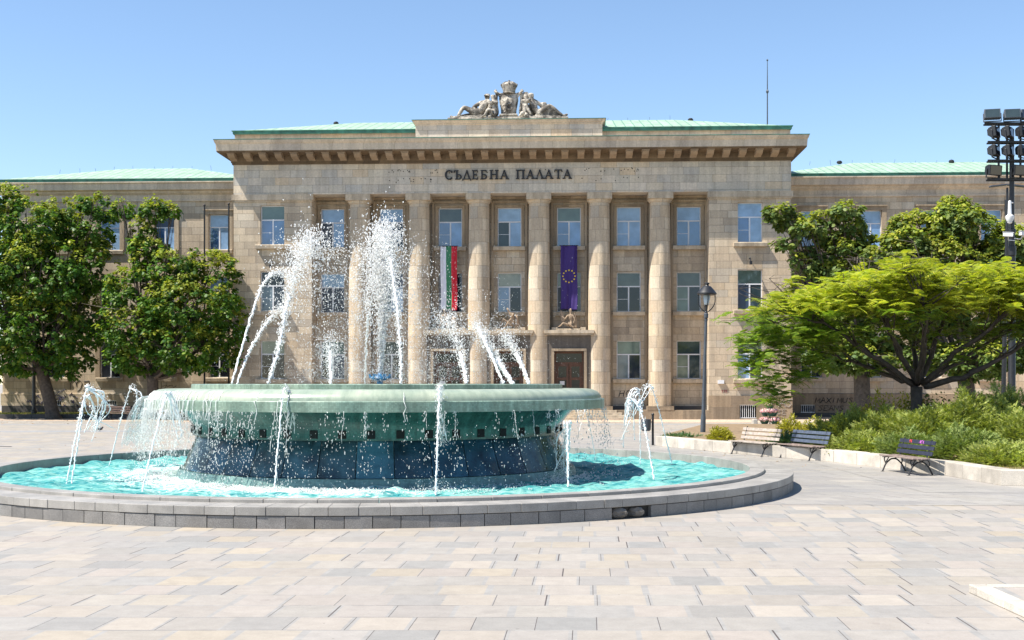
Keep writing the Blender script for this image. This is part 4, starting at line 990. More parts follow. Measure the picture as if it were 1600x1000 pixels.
# ================================================================== TREES AND SHRUBS
def rand_unit(n):
    v = rng.normal(0, 1, (n, 3)); return v/np.linalg.norm(v, axis=1, keepdims=True)
def leaf_mesh(name, C, Nrm, Dr, size, mat, parent=None, aspect=.8, fold=.18):
    """heart-like leaf: two folded halves, 6 vertices, 2 quads"""
    n = len(C); Dr = Dr-Nrm*(Dr*Nrm).sum(1, keepdims=True); Dr /= np.maximum(np.linalg.norm(Dr, axis=1, keepdims=True), 1e-6); Sd = np.cross(Nrm, Dr)
    s = size[:,None]; w = s*aspect*.5
    base = C; tip = C+Dr*s-Nrm*s*fold; L1 = C+Dr*s*.28+Sd*w-Nrm*s*fold*.6; L2 = C+Dr*s*.72+Sd*w*.72-Nrm*s*fold*1.1
    R1 = C+Dr*s*.28-Sd*w-Nrm*s*fold*.6; R2 = C+Dr*s*.72-Sd*w*.72-Nrm*s*fold*1.1
    V = np.stack([base, R1, R2, tip, L2, L1], 1).reshape(-1, 3)
    b = np.arange(n)[:,None]*6; Q = np.concatenate([b+np.array([[0,1,2,3]]), b+np.array([[0,3,4,5]])], 0)
    mi = None
    return np_mesh(name, V, Q, mat, parent)
def crown_points(lobes, n, shell=.55):
    """lobes: (centre Vector, (rx,ry,rz)); points biased to the outside of the union"""
    out = []; vol = np.array([l[1][0]*l[1][1]*l[1][2] for l in lobes])**.67; pr = vol/vol.sum()
    C = np.array([tuple(l[0]) for l in lobes]); Rr = np.array([l[1] for l in lobes])
    n3 = n*3; k = rng.choice(len(lobes), n3, p=pr); u = rand_unit(n3); rad = 1-(rng.random(n3)**1.3)*shell
    P = C[k]+u*Rr[k]*rad[:,None]; N = u
    # discard those deep inside other lobes
    deep = np.zeros(n3, bool)
    for j in range(len(lobes)):
        d = np.linalg.norm((P-C[j])/Rr[j], axis=1); deep |= (d < .55)
    ph = rng.uniform(0, 6.28, 6); f = 2.1
    g_ = np.sin(P[:,0]*f+ph[0])*np.sin(P[:,1]*f*.9+ph[1])+np.sin(P[:,2]*f*1.2+ph[2])*np.sin((P[:,0]+P[:,2])*f*.7+ph[3])+.6*np.sin(P[:,0]*f*2.1+ph[4])*np.sin(P[:,2]*f*1.9+ph[5])
    deep |= g_ < -.5
    P, N = P[~deep], N[~deep]
    return P[:n], N[:n]
def broadleaf(name, base, trunk_r, lobes, nclu, label, cat='tree', group=None, size=.26, mats=('leaf', 'leaf_tip'), tipfrac=.32, per=14, fork=None, twigs=0, lean=(0,0), bark='bark'):
    T = empty(name, base); tag(T, label, cat, group); b = Vector(base)
    L = [(Vector(c)-b, r) for c, r in lobes]
    fk = (fork-b) if fork else Vector((lean[0], lean[1], 2.2))
    mb = MB(); tr = path([(0,0,-.1), fk*.45+Vector((.06,0,0)), fk], 9)
    mb.tube([Vector(p) for p in tr], [trunk_r*1.45, trunk_r*1.15, trunk_r*1.02, trunk_r, trunk_r*.97, trunk_r*.95, trunk_r*.93, trunk_r*.92, trunk_r*.95], 12)
    mb.build('trunk', M[bark], T, smooth=True)
    mb = MB(); tips = []
    for c, r in L:
        mid = fk.lerp(c, .5)+Vector((0,0,-.25*(c-fk).length*.3))+Vector(rng.normal(0, .2, 3))
        end = c+Vector((0,0,r[2]*.35)); P_ = path([fk-Vector((0,0,.2)), mid, end], 10); w = trunk_r*.36*min(1, (r[0]/2)**.5)
        mb.tube([Vector(p) for p in P_], list(np.linspace(w, .03, 10)), 7)
        for q in range(7):
            s = Vector(P_[rng.integers(4, 9)]); u = rand_unit(1)[0]; e = c+Vector((u[0]*r[0]*.85, u[1]*r[1]*.85, abs(u[2])*r[2]*.8))
            m = s.lerp(e, .5)+Vector((0,0,-.1)); mb.tube([s, m, e], [.035, .022, .010], 5)
    mb.build('branches', M[bark], T, smooth=True)
    P, N = crown_points(L, nclu)
    k = len(P)
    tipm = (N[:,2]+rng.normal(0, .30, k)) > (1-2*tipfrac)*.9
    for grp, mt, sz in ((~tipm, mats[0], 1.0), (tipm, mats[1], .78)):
        Pc, Nc = P[grp], N[grp]; m = len(Pc)
        if not m: continue
        pp = per; idx = np.repeat(np.arange(m), pp); u = rand_unit(m*pp)
        u = u*.75+Nc[idx]*.55+np.array([0,0,.18]); u /= np.linalg.norm(u, axis=1, keepdims=True)
        C = Pc[idx]+u*rng.uniform(.02, .30, (m*pp, 1))*(size/.26)
        D = u*.8+np.array([0,0,-.65])+rng.normal(0, .25, (m*pp, 3)); Nn = u*.55+np.array([0,0,.8])+rng.normal(0, .30, (m*pp, 3)); Nn /= np.linalg.norm(Nn, axis=1, keepdims=True)
        leaf_mesh('crown' if mt == mats[0] else 'young_leaves', C, Nn, D, rng.uniform(.6, 1.25, m*pp)*size*sz, M[mt], T)
    if twigs:
        mb = MB()
        for q in range(twigs):
            c, r = L[rng.integers(len(L))]; s = c+Vector(rng.normal(0, 1, 3)*np.array(r)*.3); u = Vector(rand_unit(1)[0]); u.z = abs(u.z)*.6; e = s+Vector((u.x*r[0], u.y*r[1], u.z*r[2]))*1.25
            mb.tube([s, s.lerp(e, .5)+Vector(rng.normal(0, .08, 3)), e], [.025, .016, .006], 4)
            for w_ in range(3):
                f = rng.uniform(.4, .9); p = s.lerp(e, f); mb.tube([p, p+Vector(rng.normal(0, .35, 3))], [.01, .004], 4)
        mb.build('bare_twigs', M['bark_pale'], T)
    return T
def lob(px, py, rx, rz, Y, dy=0, ry=None):
    s = Y/F; return (W(px, py, Y)+Vector((0, dy, 0)), (rx*s, (ry or (rx*.9))*s, rz*s))
GT = 'broadleaved trees before the left wing'
Y = 80.5; g = Vector(((84-800)/F*Y, Y, 0.0))
broadleaf('broadleaf_tree', g, .42, [lob(40,355,70,62,Y), lob(120,345,55,42,Y,1.2), lob(-30,380,70,80,Y), lob(75,430,80,65,Y,-1), lob(145,415,34,50,Y,.5), lob(-10,480,75,70,Y,-1), lob(75,510,80,60,Y,-1.2), lob(140,500,28,45,Y,.5), lob(30,555,60,30,Y,-.5), lob(105,560,45,28,Y,-.6), lob(10,310,35,22,Y), lob(150,318,30,20,Y,.5), lob(60,470,70,60,Y,2.5), lob(60,380,70,60,Y,3)],
          3000, 'big dense dark green tree at the left edge, with a leaning bare trunk', group=GT, fork=W(62,572,Y), tipfrac=.26)
Y = 79.0; g = Vector(((238-800)/F*Y, Y, 0.0))
broadleaf('broadleaf_tree', g, .40, [lob(262,420,58,42,Y), lob(330,430,42,40,Y,.4), lob(215,455,48,42,Y,-.4), lob(300,480,75,50,Y,-1), lob(215,515,60,50,Y,-.6), lob(350,505,38,48,Y,.6), lob(290,540,70,42,Y,-1), lob(178,520,18,24,Y), lob(225,560,55,25,Y), lob(335,560,40,22,Y,-.3), lob(212,358,26,22,Y,.5), lob(240,325,26,16,Y,.4), lob(186,322,20,13,Y,.8), lob(266,335,13,18,Y), lob(230,385,30,22,Y,.3), lob(270,490,70,60,Y,2.4)],
          2250, 'tree behind the left of the bowl, with a sprawling upright top shoot', group=GT, fork=W(238,588,Y), tipfrac=.32, twigs=26)
Y = 84.0; g = Vector(((-70-800)/F*Y, Y, 0.27))
broadleaf('broadleaf_tree', g, .35, [lob(-60,480,70,60,Y), lob(-35,565,42,30,Y,-1), lob(-10,590,18,14,Y,-1), lob(-80,560,60,40,Y)],
          500, 'tree mostly out of frame at the far left, showing only low bright leaves', group=GT, fork=W(-68,590,Y), tipfrac=.5)
GR = 'broadleaved trees before the right wing'
Y = 70.0; g = Vector(((1345-800)/F*Y, Y, 0.0))
broadleaf('broadleaf_tree', g, .50, [lob(1218,332,22,12,Y), lob(1240,345,26,10,Y,.4), lob(1262,358,28,12,Y,-.4), lob(1228,378,18,8,Y), lob(1242,398,15,7,Y,.3), lob(1292,340,26,10,Y,.3), lob(1318,330,24,12,Y,-.3), lob(1330,352,22,12,Y), lob(1300,368,22,10,Y,.5), lob(1325,388,30,16,Y), lob(1275,392,20,9,Y,.5), lob(1270,418,34,16,Y,.5), lob(1345,372,22,16,Y,.6), lob(1305,425,36,20,Y), lob(1350,405,30,24,Y,1), lob(1330,470,45,40,Y,.8), lob(1300,540,48,42,Y), lob(1350,560,50,22,Y,-.4), lob(1290,500,36,24,Y,.4), lob(1380,520,40,40,Y,.6), lob(1380,470,40,40,Y,.8), lob(1240,405,16,10,Y)],
          1500, 'open airy tree by the corner of the building, with bare twigs showing', group=GR, size=.28, fork=W(1346,580,Y), tipfrac=.35, mats=('leaf_olive','leaf_tip'), twigs=70)
Y = 68.0; g = Vector(((1512-800)/F*Y, Y, 0.0))
broadleaf('broadleaf_tree', g, .48, [lob(1485,330,34,20,Y), lob(1440,362,50,34,Y,.4), lob(1530,362,56,36,Y,.6), lob(1500,350,40,26,Y,-.5), lob(1420,385,46,34,Y,-.4), lob(1570,385,36,34,Y,-.3), lob(1400,400,48,34,Y), lob(1480,410,60,40,Y,-.6), lob(1560,410,40,40,Y), lob(1380,440,30,26,Y,.5), lob(1540,480,60,50,Y,.5), lob(1460,480,55,46,Y,.8), lob(1580,540,40,36,Y), lob(1520,560,60,30,Y,-.4), lob(1600,470,36,46,Y,.6), lob(1450,550,40,28,Y,.6), lob(1415,350,22,14,Y)],
          2900, 'full olive green tree behind the floodlight mast', group=GR, size=.28, fork=W(1508,585,Y), tipfrac=.42, mats=('leaf_olive','leaf_tip'))

# silk tree: flat tiers of feathery leaves over spreading dark limbs
def silk_tree():
    Y = 41.0; base = Vector(((1432-800)/F*Y, Y, .25)); T = empty('silk_tree', base)
    tag(T, 'wide flat topped feathery lime green tree over the shrub bed', 'tree')
    def L(px, py, dy=0): return W(px, py, Y)+Vector((0, dy, 0))-base
    fk = L(1432, 604); mb = MB()
    mb.tube([Vector((0,0,-.1)), fk*.6, fk], [.22, .19, .20], 12); mb.build('trunk', M['bark_dark'], T, smooth=True)
    limbs = [
      [(1428,602,0),(1385,575,-.4),(1330,545,-.8),(1290,515,-1),(1240,500,-1.3),(1200,505,-1.5)],
      [(1425,600,0),(1380,565,.3),(1340,530,.6),(1300,505,.9),(1250,470,1.2),(1215,468,1.4)],
      [(1430,600,0),(1405,560,-.5),(1375,520,-1.2),(1350,480,-1.7),(1320,470,-2)],
      [(1432,598,0),(1410,540,.6),(1395,490,1.2),(1385,450,1.6),(1370,452,1.8)],
      [(1436,598,0),(1438,540,-.3),(1440,490,-.8),(1432,445,-1),(1425,450,-1.2)],
      [(1438,598,0),(1460,560,.5),(1490,500,1),(1510,475,1.4),(1520,452,1.6)],
      [(1440,600,0),(1470,565,-.6),(1510,525,-1.2),(1550,490,-1.6),(1600,455,-1.8),(1640,440,-1.9)],
      [(1442,602,0),(1480,580,.3),(1530,550,.5),(1580,520,.8),(1640,495,1)],
      [(1444,603,0),(1490,590,-.5),(1550,560,-.9),(1590,535,-1.1),(1650,505,-1.3)],
      [(1434,600,0),(1450,550,1.4),(1470,500,2.4),(1470,450,3)],
      [(1430,600,0),(1420,560,-1.4),(1410,520,-2.3),(1400,480,-2.8),(1390,465,-3)],
      [(1428,600,0),(1390,580,1.2),(1345,560,2),(1300,540,2.6)],
    ]
    mb = MB(); tips = []
    for li in limbs:
        P_ = path([L(*p) for p in li], 16); w = rng.uniform(.10, .15); P_[1:] += rng.normal(0, .03, (15, 3))
        mb.tube([Vector(p) for p in P_], list(np.linspace(w*.85, .018, 16)), 7)
        for q in range(13):
            i = rng.integers(6, 16); s = Vector(P_[i]); d = Vector((P_[min(15,i)]-P_[i-3])).normalized()
            e = s+d*rng.uniform(.3, 1.1)+Vector((rng.normal(0, .45), rng.normal(0, .55), rng.uniform(.05, .65)))
            mb.tube([s, s.lerp(e, .5)+Vector(rng.normal(0, .05, 3)), e], [.03, .02, .009], 5); tips.append(e)
            for z in range(2):
                e2 = e+Vector((rng.normal(0, .4), rng.normal(0, .4), rng.uniform(-.1, .3))); mb.tube([e, e2], [.01, .005], 4); tips.append(e2)
    mb.build('branches', M['bark_dark'], T, smooth=True)
    # crown envelope (pixels): fronds on tiers
    tiers = [(1370,425,110,14),(1480,415,110,14),(1570,412,90,14),(1290,450,70,14),(1230,470,52,12),(1190,500,36,12),(1215,535,40,12),(1250,505,56,12),(1190,565,20,9),(1170,510,18,7),
             (1340,460,80,14),(1440,450,100,14),(1540,450,100,14),(1300,500,55,12),(1270,545,28,10),(1380,490,60,12),(1480,490,60,12),(1570,490,60,12),(1420,425,60,10),(1330,430,40,10),(1205,592,22,8),(1240,570,26,9),(1520,425,60,10),(1395,545,26,10),(1475,540,26,10),(1590,440,60,16),(1640,450,70,22),(1180,540,20,8)]
    C = []; 
    tw = np.array([a*b for _, _, a, b in tiers], float); tw /= tw.sum()
    for k in rng.choice(len(tiers), 2100, p=tw):
        px, py, a, b = tiers[k]; u = rng.uniform(-1, 1); v = rng.normal(0, .55)
        C.append(L(px+a*u, py+20+b*1.35*v+12*u*u, rng.normal(0, min(2.0, a/40*.7)+.4)))
    C += [t+Vector(rng.normal(0, .12, 3)) for t in tips for _ in range(2)]
    C = np.array([tuple(c) for c in C]); Wc = C+np.array(tuple(base)); qx = 800+F*Wc[:,0]/Wc[:,1]; qy = HZ-F*(Wc[:,2]-CAMH)/Wc[:,1]
    keep = ~((qy > 490) & (qx > 1310) & (qx < 1600) & (rng.random(len(C)) < .6)); C, qx, qy = C[keep], qx[keep], qy[keep]
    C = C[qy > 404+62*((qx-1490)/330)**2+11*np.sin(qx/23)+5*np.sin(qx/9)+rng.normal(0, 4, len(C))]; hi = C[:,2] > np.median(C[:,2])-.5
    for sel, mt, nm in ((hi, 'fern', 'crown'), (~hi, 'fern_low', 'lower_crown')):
        Pc = C[sel]; V = []; n = len(Pc)
        for c in Pc:
            az0 = rng.uniform(0, 6.28)
            for fr in range(4):
                az = az0+fr*1.57+rng.uniform(-.5, .5); Lf = rng.uniform(.22, .46); d = np.array([math.cos(az), math.sin(az), rng.uniform(-.35, .75)]); sd = np.array([-math.sin(az), math.cos(az), rng.uniform(-.25,.25)])
                for j in range(1, 8):
                    t = j/7.5; o = c+d*Lf*t+np.array([0, 0, -.22*Lf*t*t*1.6]); wl = .13*math.sin(math.pi*min(1, t*.85+.15))+.02; pw = .018
                    for s in (-1, 1):
                        e = o+sd*s*wl+d*.035-np.array([0,0,.03]); a = d*pw
                        V += [o-a, o+a, e+a*.7, e-a*.7]
        V = np.array(V); Q = np.arange(len(V)).reshape(-1, 4); np_mesh(nm, V, Q, M[mt], T)
    return T
silk_tree()

# planting bed behind the white kerb
KP = [(5.45,46.3),(5.62,45.6),(7.43,41.3),(8.2,39.6),(9.68,36.6),(10.67,32.9),(11.16,31.3),(11.36,28.3),(11.9,28.1),(14,28.3),(20,28.3),(34,28.3)]
mb = MB(); poly = [(x+.1, y+.1) for x, y in KP]+[(34,62),(10,63),(6.2,50),(5.8,47)]
mb.prism(poly, -.02, .27); tag(mb.build('soil_bed', M['soil']), kind='structure')
mb = MB()
for i in range(len(KP)-1):
    a, b = Vector(KP[i]), Vector(KP[i+1]); d = b-a; Ln = d.length; d.normalize(); nrm = Vector((-d.y, d.x))
    if nrm.x < 0 and i < 7: nrm = -nrm
    if i >= 7: nrm = Vector((-d.y, d.x)) if (-d.y*0+d.x) > 0 else Vector((d.y, -d.x))
    n_ = max(1, round(Ln/1.15)); 
    for k in range(n_):
        p, q = a+d*(Ln*k/n_+.006), a+d*(Ln*(k+1)/n_-.006); w = .42
        zt = .375+rng.uniform(-.004, .004)
        mb.prism([(p.x,p.y),(q.x,q.y),(q.x+nrm.x*w,q.y+nrm.y*w),(p.x+nrm.x*w,p.y+nrm.y*w)], 0, zt)
tag(mb.build('stone_kerb', M['kerbstone'], bevel=.018), 'low curved kerb of pale stone blocks around the shrub bed', 'kerb')
def spray_shrub(name, c, r, n, mat, label, group=None, ln=(.10,.25), cat='shrub', flat=.5, wd=.03):
    """feathery shrub: arching sprays with side tufts"""
    u = rand_unit(n); u[:,2] = np.abs(u[:,2]); rad = 1-(rng.random(n)**1.4)*.45
    lump = 1+.17*np.sin(u[:,0]*6+c[0])*np.cos(u[:,1]*6+c[1])+.12*np.sin(u[:,2]*9+u[:,0]*11+c[0])
    P = u*np.array(r)*(rad*lump)[:,None]; V = []
    az = rng.uniform(0, 6.28, n)
    D = u*np.array([1,1,.55])+np.c_[np.cos(az)*.7, np.sin(az)*.7, rng.uniform(0,.5,n)]; D /= np.linalg.norm(D, axis=1, keepdims=True)
    S_ = np.cross(D, np.array([0,0,1.])+rng.normal(0,.4,(n,3))); S_ /= np.linalg.norm(S_, axis=1, keepdims=True)
    Ls = rng.uniform(*ln, n)
    V = []
    for j in range(6):
        t = (j+.5)/6; O = P+D*(Ls*t)[:,None]+np.array([0,0,1])*(-.12*Ls*t*t)[:,None]
        for s in (-1, 1):
            w = (Ls*.30*(1-t*.75))[:,None]; E_ = O+S_*s*w+D*w*.9+rng.normal(0, .008, (n, 3)); a = S_*0+D*(wd*.5)
            V.append(np.stack([O-a, O+a, E_], 1))
    V = np.concatenate(V, 0).reshape(-1, 3); o = np_mesh(name, V, np.arange(len(V)).reshape(-1, 3), M[mat]); o.location = c
    return tag(o, label, cat, group)
JG = 'spreading junipers in the shrub bed'
jun = [ # px centre, base py-ish depth Y, half-width px, height above bed (m), material, label
 (1262,41.5,62,.42,'juniper_blue','low blue green juniper spreading behind the two left benches'),
 (1335,40.0,52,1.15,'juniper','upright tipped juniper just right of the dark bench pair'),
 (1395,38.6,58,1.25,'juniper','rounded juniper behind the left half of the graffiti bench'),
 (1350,37.3,52,.62,'juniper','low juniper spilling toward the white kerb between the benches'),
 (1450,37.2,60,1.30,'juniper','tall feathery juniper directly behind the graffiti bench'),
 (1420,35.3,48,.70,'juniper_dark','dark low juniper tight behind the graffiti bench'),
 (1515,37.5,60,1.75,'juniper','highest juniper, reaching up to the floodlight mast'),
 (1570,38.2,50,1.85,'juniper_dark','dark juniper under the floodlight mast'),
 (1505,33.8,58,.85,'juniper_dark','dark juniper right behind the right end of the graffiti bench'),
 (1610,35.0,60,1.35,'juniper','juniper at the right edge of the photo'),
 (1565,31.6,60,.55,'juniper','bright low juniper near the kerb corner'),
 (1625,32.0,50,.60,'juniper','low juniper cut by the right edge above the kerb'),
 (1305,43.5,40,.85,'juniper','small juniper behind the stone ended seats')]
for px, Y, hw, h, mt, lb in jun:
    s = Y/F; spray_shrub('juniper_shrub', ((px-800)*s, Y, .22), (hw*s*1.05, hw*s*.9, h), int(5200*max(.5, hw*s*h/1.3)), mt, lb, JG)
spray_shrub('golden_shrub', ((1125-800)*45/F, 45.0, .2), (.45,.45,.52), 1500, 'golden', 'small round golden bush beside the lamp post', None, (.06,.14), wd=.03)
for px, Y, hw, h, lb in ((1375,42.5,34,1.75,'yellow leaved shrub behind the junipers, left of the roses'),(1415,43,30,1.7,'yellow leaved shrub partly under the silk tree trunk'),(1345,44.5,26,1.2,'small yellow shrub behind the junipers'),
                         (1236,48,24,.75,'yellow flowering clump left behind the benches'),(1275,47,30,.72,'yellow flowering clump before the stone ended seats'),(1305,46,20,.6,'little yellow clump at the edge of the junipers')):
    s = Y/F; spray_shrub('yellow_shrub', ((px-800)*s, Y, .22), (hw*s, hw*s*.8, h), 900, 'golden', lb, 'yellow shrubs of the bed', (.08,.2), wd=.04)
for px, Y, hw, h, lb in ((1462,41.0,40,1.95,'rose bush with a few pale blooms under the silk tree'),(1505,40.8,26,1.9,'narrow rose bush beside the highest juniper'),(1435,42,26,2.0,'dark leaved rose bush against the silk tree trunk')):
    s = Y/F; n = 700; u = rand_unit(n); u[:,2] = np.abs(u[:,2]); P = u*np.array([hw*s, hw*s*.8, h])*(1-rng.random(n)[:,None]*.4)
    T = empty('rose_bush', ((px-800)*s, Y, .22)); tag(T, lb, 'rose bush', 'rose bushes')
    leaf_mesh('leaves', P, (lambda q: q/np.linalg.norm(q, axis=1, keepdims=True))(u+rng.normal(0,.6,(n,3))), u+rng.normal(0,.6,(n,3)), rng.uniform(.06,.13,n), M['rose_leaf'], T)
    mb = MB()
    for k in range(9):
        p = Vector(P[k]); mb.tube([(rng.normal(0,.05), rng.normal(0,.05), 0), p*.5, p], [.014,.01,.006], 5)
    mb.build('stems', M['bark'], T)
spray_shrub('grass_tuft', (G(872,690,.3)+Vector((0,0,0)) if 0 else ((1064-800)*47.6/F, 47.6, .25)), (.75,.3,.14), 260, 'juniper_blue', 'thin green ground cover at the left tip of the bed', None, (.08,.2), 'plant')
nb = 9000
px_ = rng.uniform(11.9, 22, nb); py_ = rng.uniform(28.8, 33, nb); V = np.zeros((nb,3,3)); a = rng.uniform(0,6.28,nb)
V[:,0] = np.c_[px_-.008*np.cos(a), py_, np.full(nb,.26)]; V[:,1] = np.c_[px_+.008*np.cos(a), py_, np.full(nb,.26)]; V[:,2] = np.c_[px_+rng.normal(0,.03,nb), py_+rng.normal(0,.03,nb), .27+rng.uniform(.03,.11,nb)]
tag(np_mesh('bed_grass', V.reshape(-1,3), np.arange(nb*3).reshape(-1,3), M['grass']), 'thin grass between the kerb corner and the junipers', 'grass', kind='stuff')

# ================================================================== STREET FURNITURE
def bench(name, loc, rz, wood, label, group, Ln=1.62):
    """x along the length, front toward -y"""
    T = empty(name, loc, rz); tag(T, label, 'bench', group)
    for i in range(4):
        mb = MB(); y = -.30+i*.125; mb.box(-Ln/2, Ln/2, y, y+.10, .415+(.012 if i in (0,3) else 0), .45+(.012 if i in (0,3) else 0)); mb.build('seat_slat', wood[1], T, bevel=.006)
    bd = Vector((0, .30, .95)).normalized(); nd = Vector((0, -bd.z, bd.y))
    for i in range(3):
        c = Vector((0, .215, .50))+bd*(.065+i*.145); mb = MB(); mb.obox(c, (Ln/2, 0, 0), bd*.052, nd*.016); o = mb.build('back_slat', wood[0], T, bevel=.006)
        if i == 2 and len(wood) > 2:
            for tx, col, x0 in (('9X', 'spray_brightred', -.42), ('AEX', 'spray_violet', .15)):
                m_ = MB()
                for k, ch in enumerate(tx):
                    for ln in GL[ch]: m_.tube([c+Vector((x0+(k*1.0+a)*.085, 0, 0))+bd*(b-.5)*.075+nd*.019 for a, b in ln], .008, 4)
                m_.build('scrawl', M[col], o)
    for s in (-1, 1):
        x = s*(Ln/2-.22); mb = MB()
        A = [(x, -.30, .01), (x, -.26, .10), (x, -.20, .22), (x, -.08, .33), (x, .02, .355), (x, .12, .33), (x, .24, .22), (x, .31, .10), (x, .36, .01)]
        mb.tube([Vector(p) for p in path([Vector(q) for q in A], 26)], .021, 7)
        mb.tube([Vector(p) for p in path([Vector(q) for q in [(x,-.20,.22),(x,-.24,.30),(x,-.25,.36),(x,-.22,.41)]], 8)], .015, 6)
        mb.tube([Vector(p) for p in path([Vector(q) for q in [(x,-.12,.40),(x,-.16,.33),(x,-.20,.27)]], 8)], .014, 6)
        mb.tube([Vector(p) for p in path([Vector(q) for q in [(x,.24,.22),(x,.27,.30),(x,.24,.38),(x,.20,.41)]], 8)], .016, 6)
        mb.tube([Vector(p) for p in path([Vector(q) for q in [(x,.02,.355),(x,.10,.38),(x,.15,.41)]], 6)], .013, 6)
        mb.tube([Vector(p) for p in path([Vector(q) for q in [(x,.16,.41),(x,.20,.47),(x,.23,.55),(x,.345,.93)]], 12)], .017, 6)
        mb.box(x-.022, x+.022, -.30, .20, .392, .414); mb.box(x-.03, x+.03, -.345, -.26, 0, .016); mb.box(x-.03, x+.03, .32, .405, 0, .016)
        mb.build('leg', M['iron'], T, smooth='auto')
    return T
M['wood_navy'] = simple('dark_navy_painted_slats', (.022,.024,.042), .45, .3, 9)
M['wood_worn'] = simple('worn_bare_seat_slats', (.20,.15,.13), .7, .4, 9)
M['wood_white'] = simple('peeling_whitish_slats', (.33,.28,.24), .7, .35, 9)
M['wood_blue'] = simple('faded_blue_grey_slats', (.07,.085,.12), .4, .3, 9)
def bench_at(pa, pb, *a, **k):   # pa, pb: pixels of the front feet (left, right)
    A, Bp = G(*pa), G(*pb); d = (Bp-A); rz = math.atan2(d.y, d.x); nrm = Vector((-d.y, d.x, 0)).normalized(); c = (A+Bp)/2+nrm*.30
    return bench(k.pop('name', 'park_bench'), (c.x, c.y, 0), rz, *a, Ln=d.length+.44, **k)
BG = 'slatted benches along the white kerb'
bench_at((1143,709.5), (1190,714), (M['wood_white'], M['wood_white']), 'slatted bench with peeling whitish paint, farthest left along the kerb', BG)
bench_at((1219,715.5), (1264,720.5), (M['wood_blue'], M['wood_worn']), 'blue grey slatted bench in the middle of the three by the kerb', BG)
bench_at((1379,737), (1420,743.5), (M['wood_navy'], M['wood_worn'], 1), 'dark navy bench with red and violet scrawl on its top slat', BG)
bench('park_bench', ((185-800)*78/F, 78.2, 0), 3.14, (M['wood_worn'], M['wood_worn']), 'small brown bench on the paving before the left lawn strip', 'far benches')
# stone ended seats far right
def stone_seat(loc, rz, label):
    T = empty('stone_seat', loc, rz); tag(T, label, 'bench', 'stone ended seats')
    for s in (-1, 1):
        mb = MB(); mb.box(s*.85-.12, s*.85+.12, -.25, .25, 0, .42); mb.build('stone_end', M['kerbstone'], T, bevel=.03)
    for i in range(4):
        mb = MB(); mb.box(-.73, .73, -.24+i*.125, -.15+i*.125, .36, .40); mb.build('seat_slat', M['wood_worn'], T)
stone_seat(((1203-800)*66/F, 66, 0), .05, 'stone ended seat under the flower tower')
stone_seat(((1290-800)*62/F, 62, 0), .05, 'stone ended seat partly hidden by junipers and yellow flowers')
# flower tower
def flower_tower():
    Y = 63.0; T = empty('flower_tower', ((1203-800)*Y/F, Y, 0)); tag(T, 'three tier stand of green pots with pink and white flowers', 'planter')
    mb = MB(); mb.tube([(0,0,0),(0,0,1.5)], .03, 8); mb.lathe([(.35,0),(.35,.05),(.05,.08)], 20); mb.build('pole', M['iron'], T)
    pot = simple('dark_green_pot', (.02,.10,.07), .4, .1)
    for z, r, n in ((.35,.50,4), (.78,.34,3), (1.15,.24,1)):
        for k in range(n):
            a = 6.28*k/n+.5; x, y = (0,0) if n == 1 else (r*.75*math.cos(a), r*.75*math.sin(a)); rr = .26
            mb = MB(); mb.lathe([(.11, z-.12), (rr-.02, z+.08), (rr, z+.10), (rr-.03, z+.10), (.02, z+.06)], 16, c=(x, y)); p = mb.build('pot', pot, T)
            m = 160; u = rand_unit(m); P = np.c_[x+u[:,0]*.29, y+u[:,1]*.29, z+.15+u[:,2]*.13]
            leaf_mesh('flowers', P, u, u+rng.normal(0,.5,(m,3)), rng.uniform(.05,.09,m), M['flower'], p, aspect=1)
flower_tower()
# lamp post
def lamp_post():
    b = G(1098, 685); T = empty('lamp_post', b); T.rotation_euler = (0, R(1.6), 0); tag(T, 'dark lamp post with a hooded cup lantern right of the columns', 'street lamp')
    Ht = 5.15
    mb = MB(); mb.lathe([(.15,0),(.15,.06),(.115,.10),(.11,.9),(.095,1.0),(.085,1.1),(.06,Ht-.1),(.075,Ht-.08),(.075,Ht),(.05,Ht+.02),(.095,Ht+.05),(.10,Ht+.22),(.06,Ht+.26),(.085,Ht+.30),(.04,Ht+.34)], 20); mb.build('pole', M['greyiron'], T, smooth='auto')
    z = Ht+.32
    mb = MB()
    for k in range(4):
        a = math.pi/4*0+k*math.pi/2; pts = path([(.05*math.cos(a),.05*math.sin(a),z-.02), (.22*math.cos(a),.22*math.sin(a),z+.12), (.36*math.cos(a),.36*math.sin(a),z+.38), (.36*math.cos(a),.36*math.sin(a),z+.72), (.33*math.cos(a),.33*math.sin(a),z+.80)], 14)
        mb.tube([Vector(p) for p in pts], .022, 7)
    mb.build('lantern_arm', M['iron'], T, smooth='auto')
    mb = MB(); mb.lathe([(.10,z+.28),(.17,z+.74),(.15,z+.74),(.08,z+.30)], 24, cap=False); g = MB()
    gm = simple('frosted_lamp_glass', (.55,.58,.56), .15, .05); mb.build('lamp_glass', gm, T, smooth=True)
    mb = MB(); mb.lathe([(0,z+.0),(.05,z+.02),(.07,z+.26),(.11,z+.29),(0,z+.30)], 16); mb.build('lamp_holder', M['iron'], T, smooth='auto')
    mb = MB(); mb.lathe([(.30,z+.70),(.42,z+.74),(.425,z+.79),(.40,z+.82),(.20,z+1.06),(.16,z+1.09),(.10,z+1.10),(.07,z+1.16),(.11,z+1.20),(.10,z+1.24),(0,z+1.26)], 28); mb.build('hood', M['iron'], T, smooth='auto')
lamp_post()
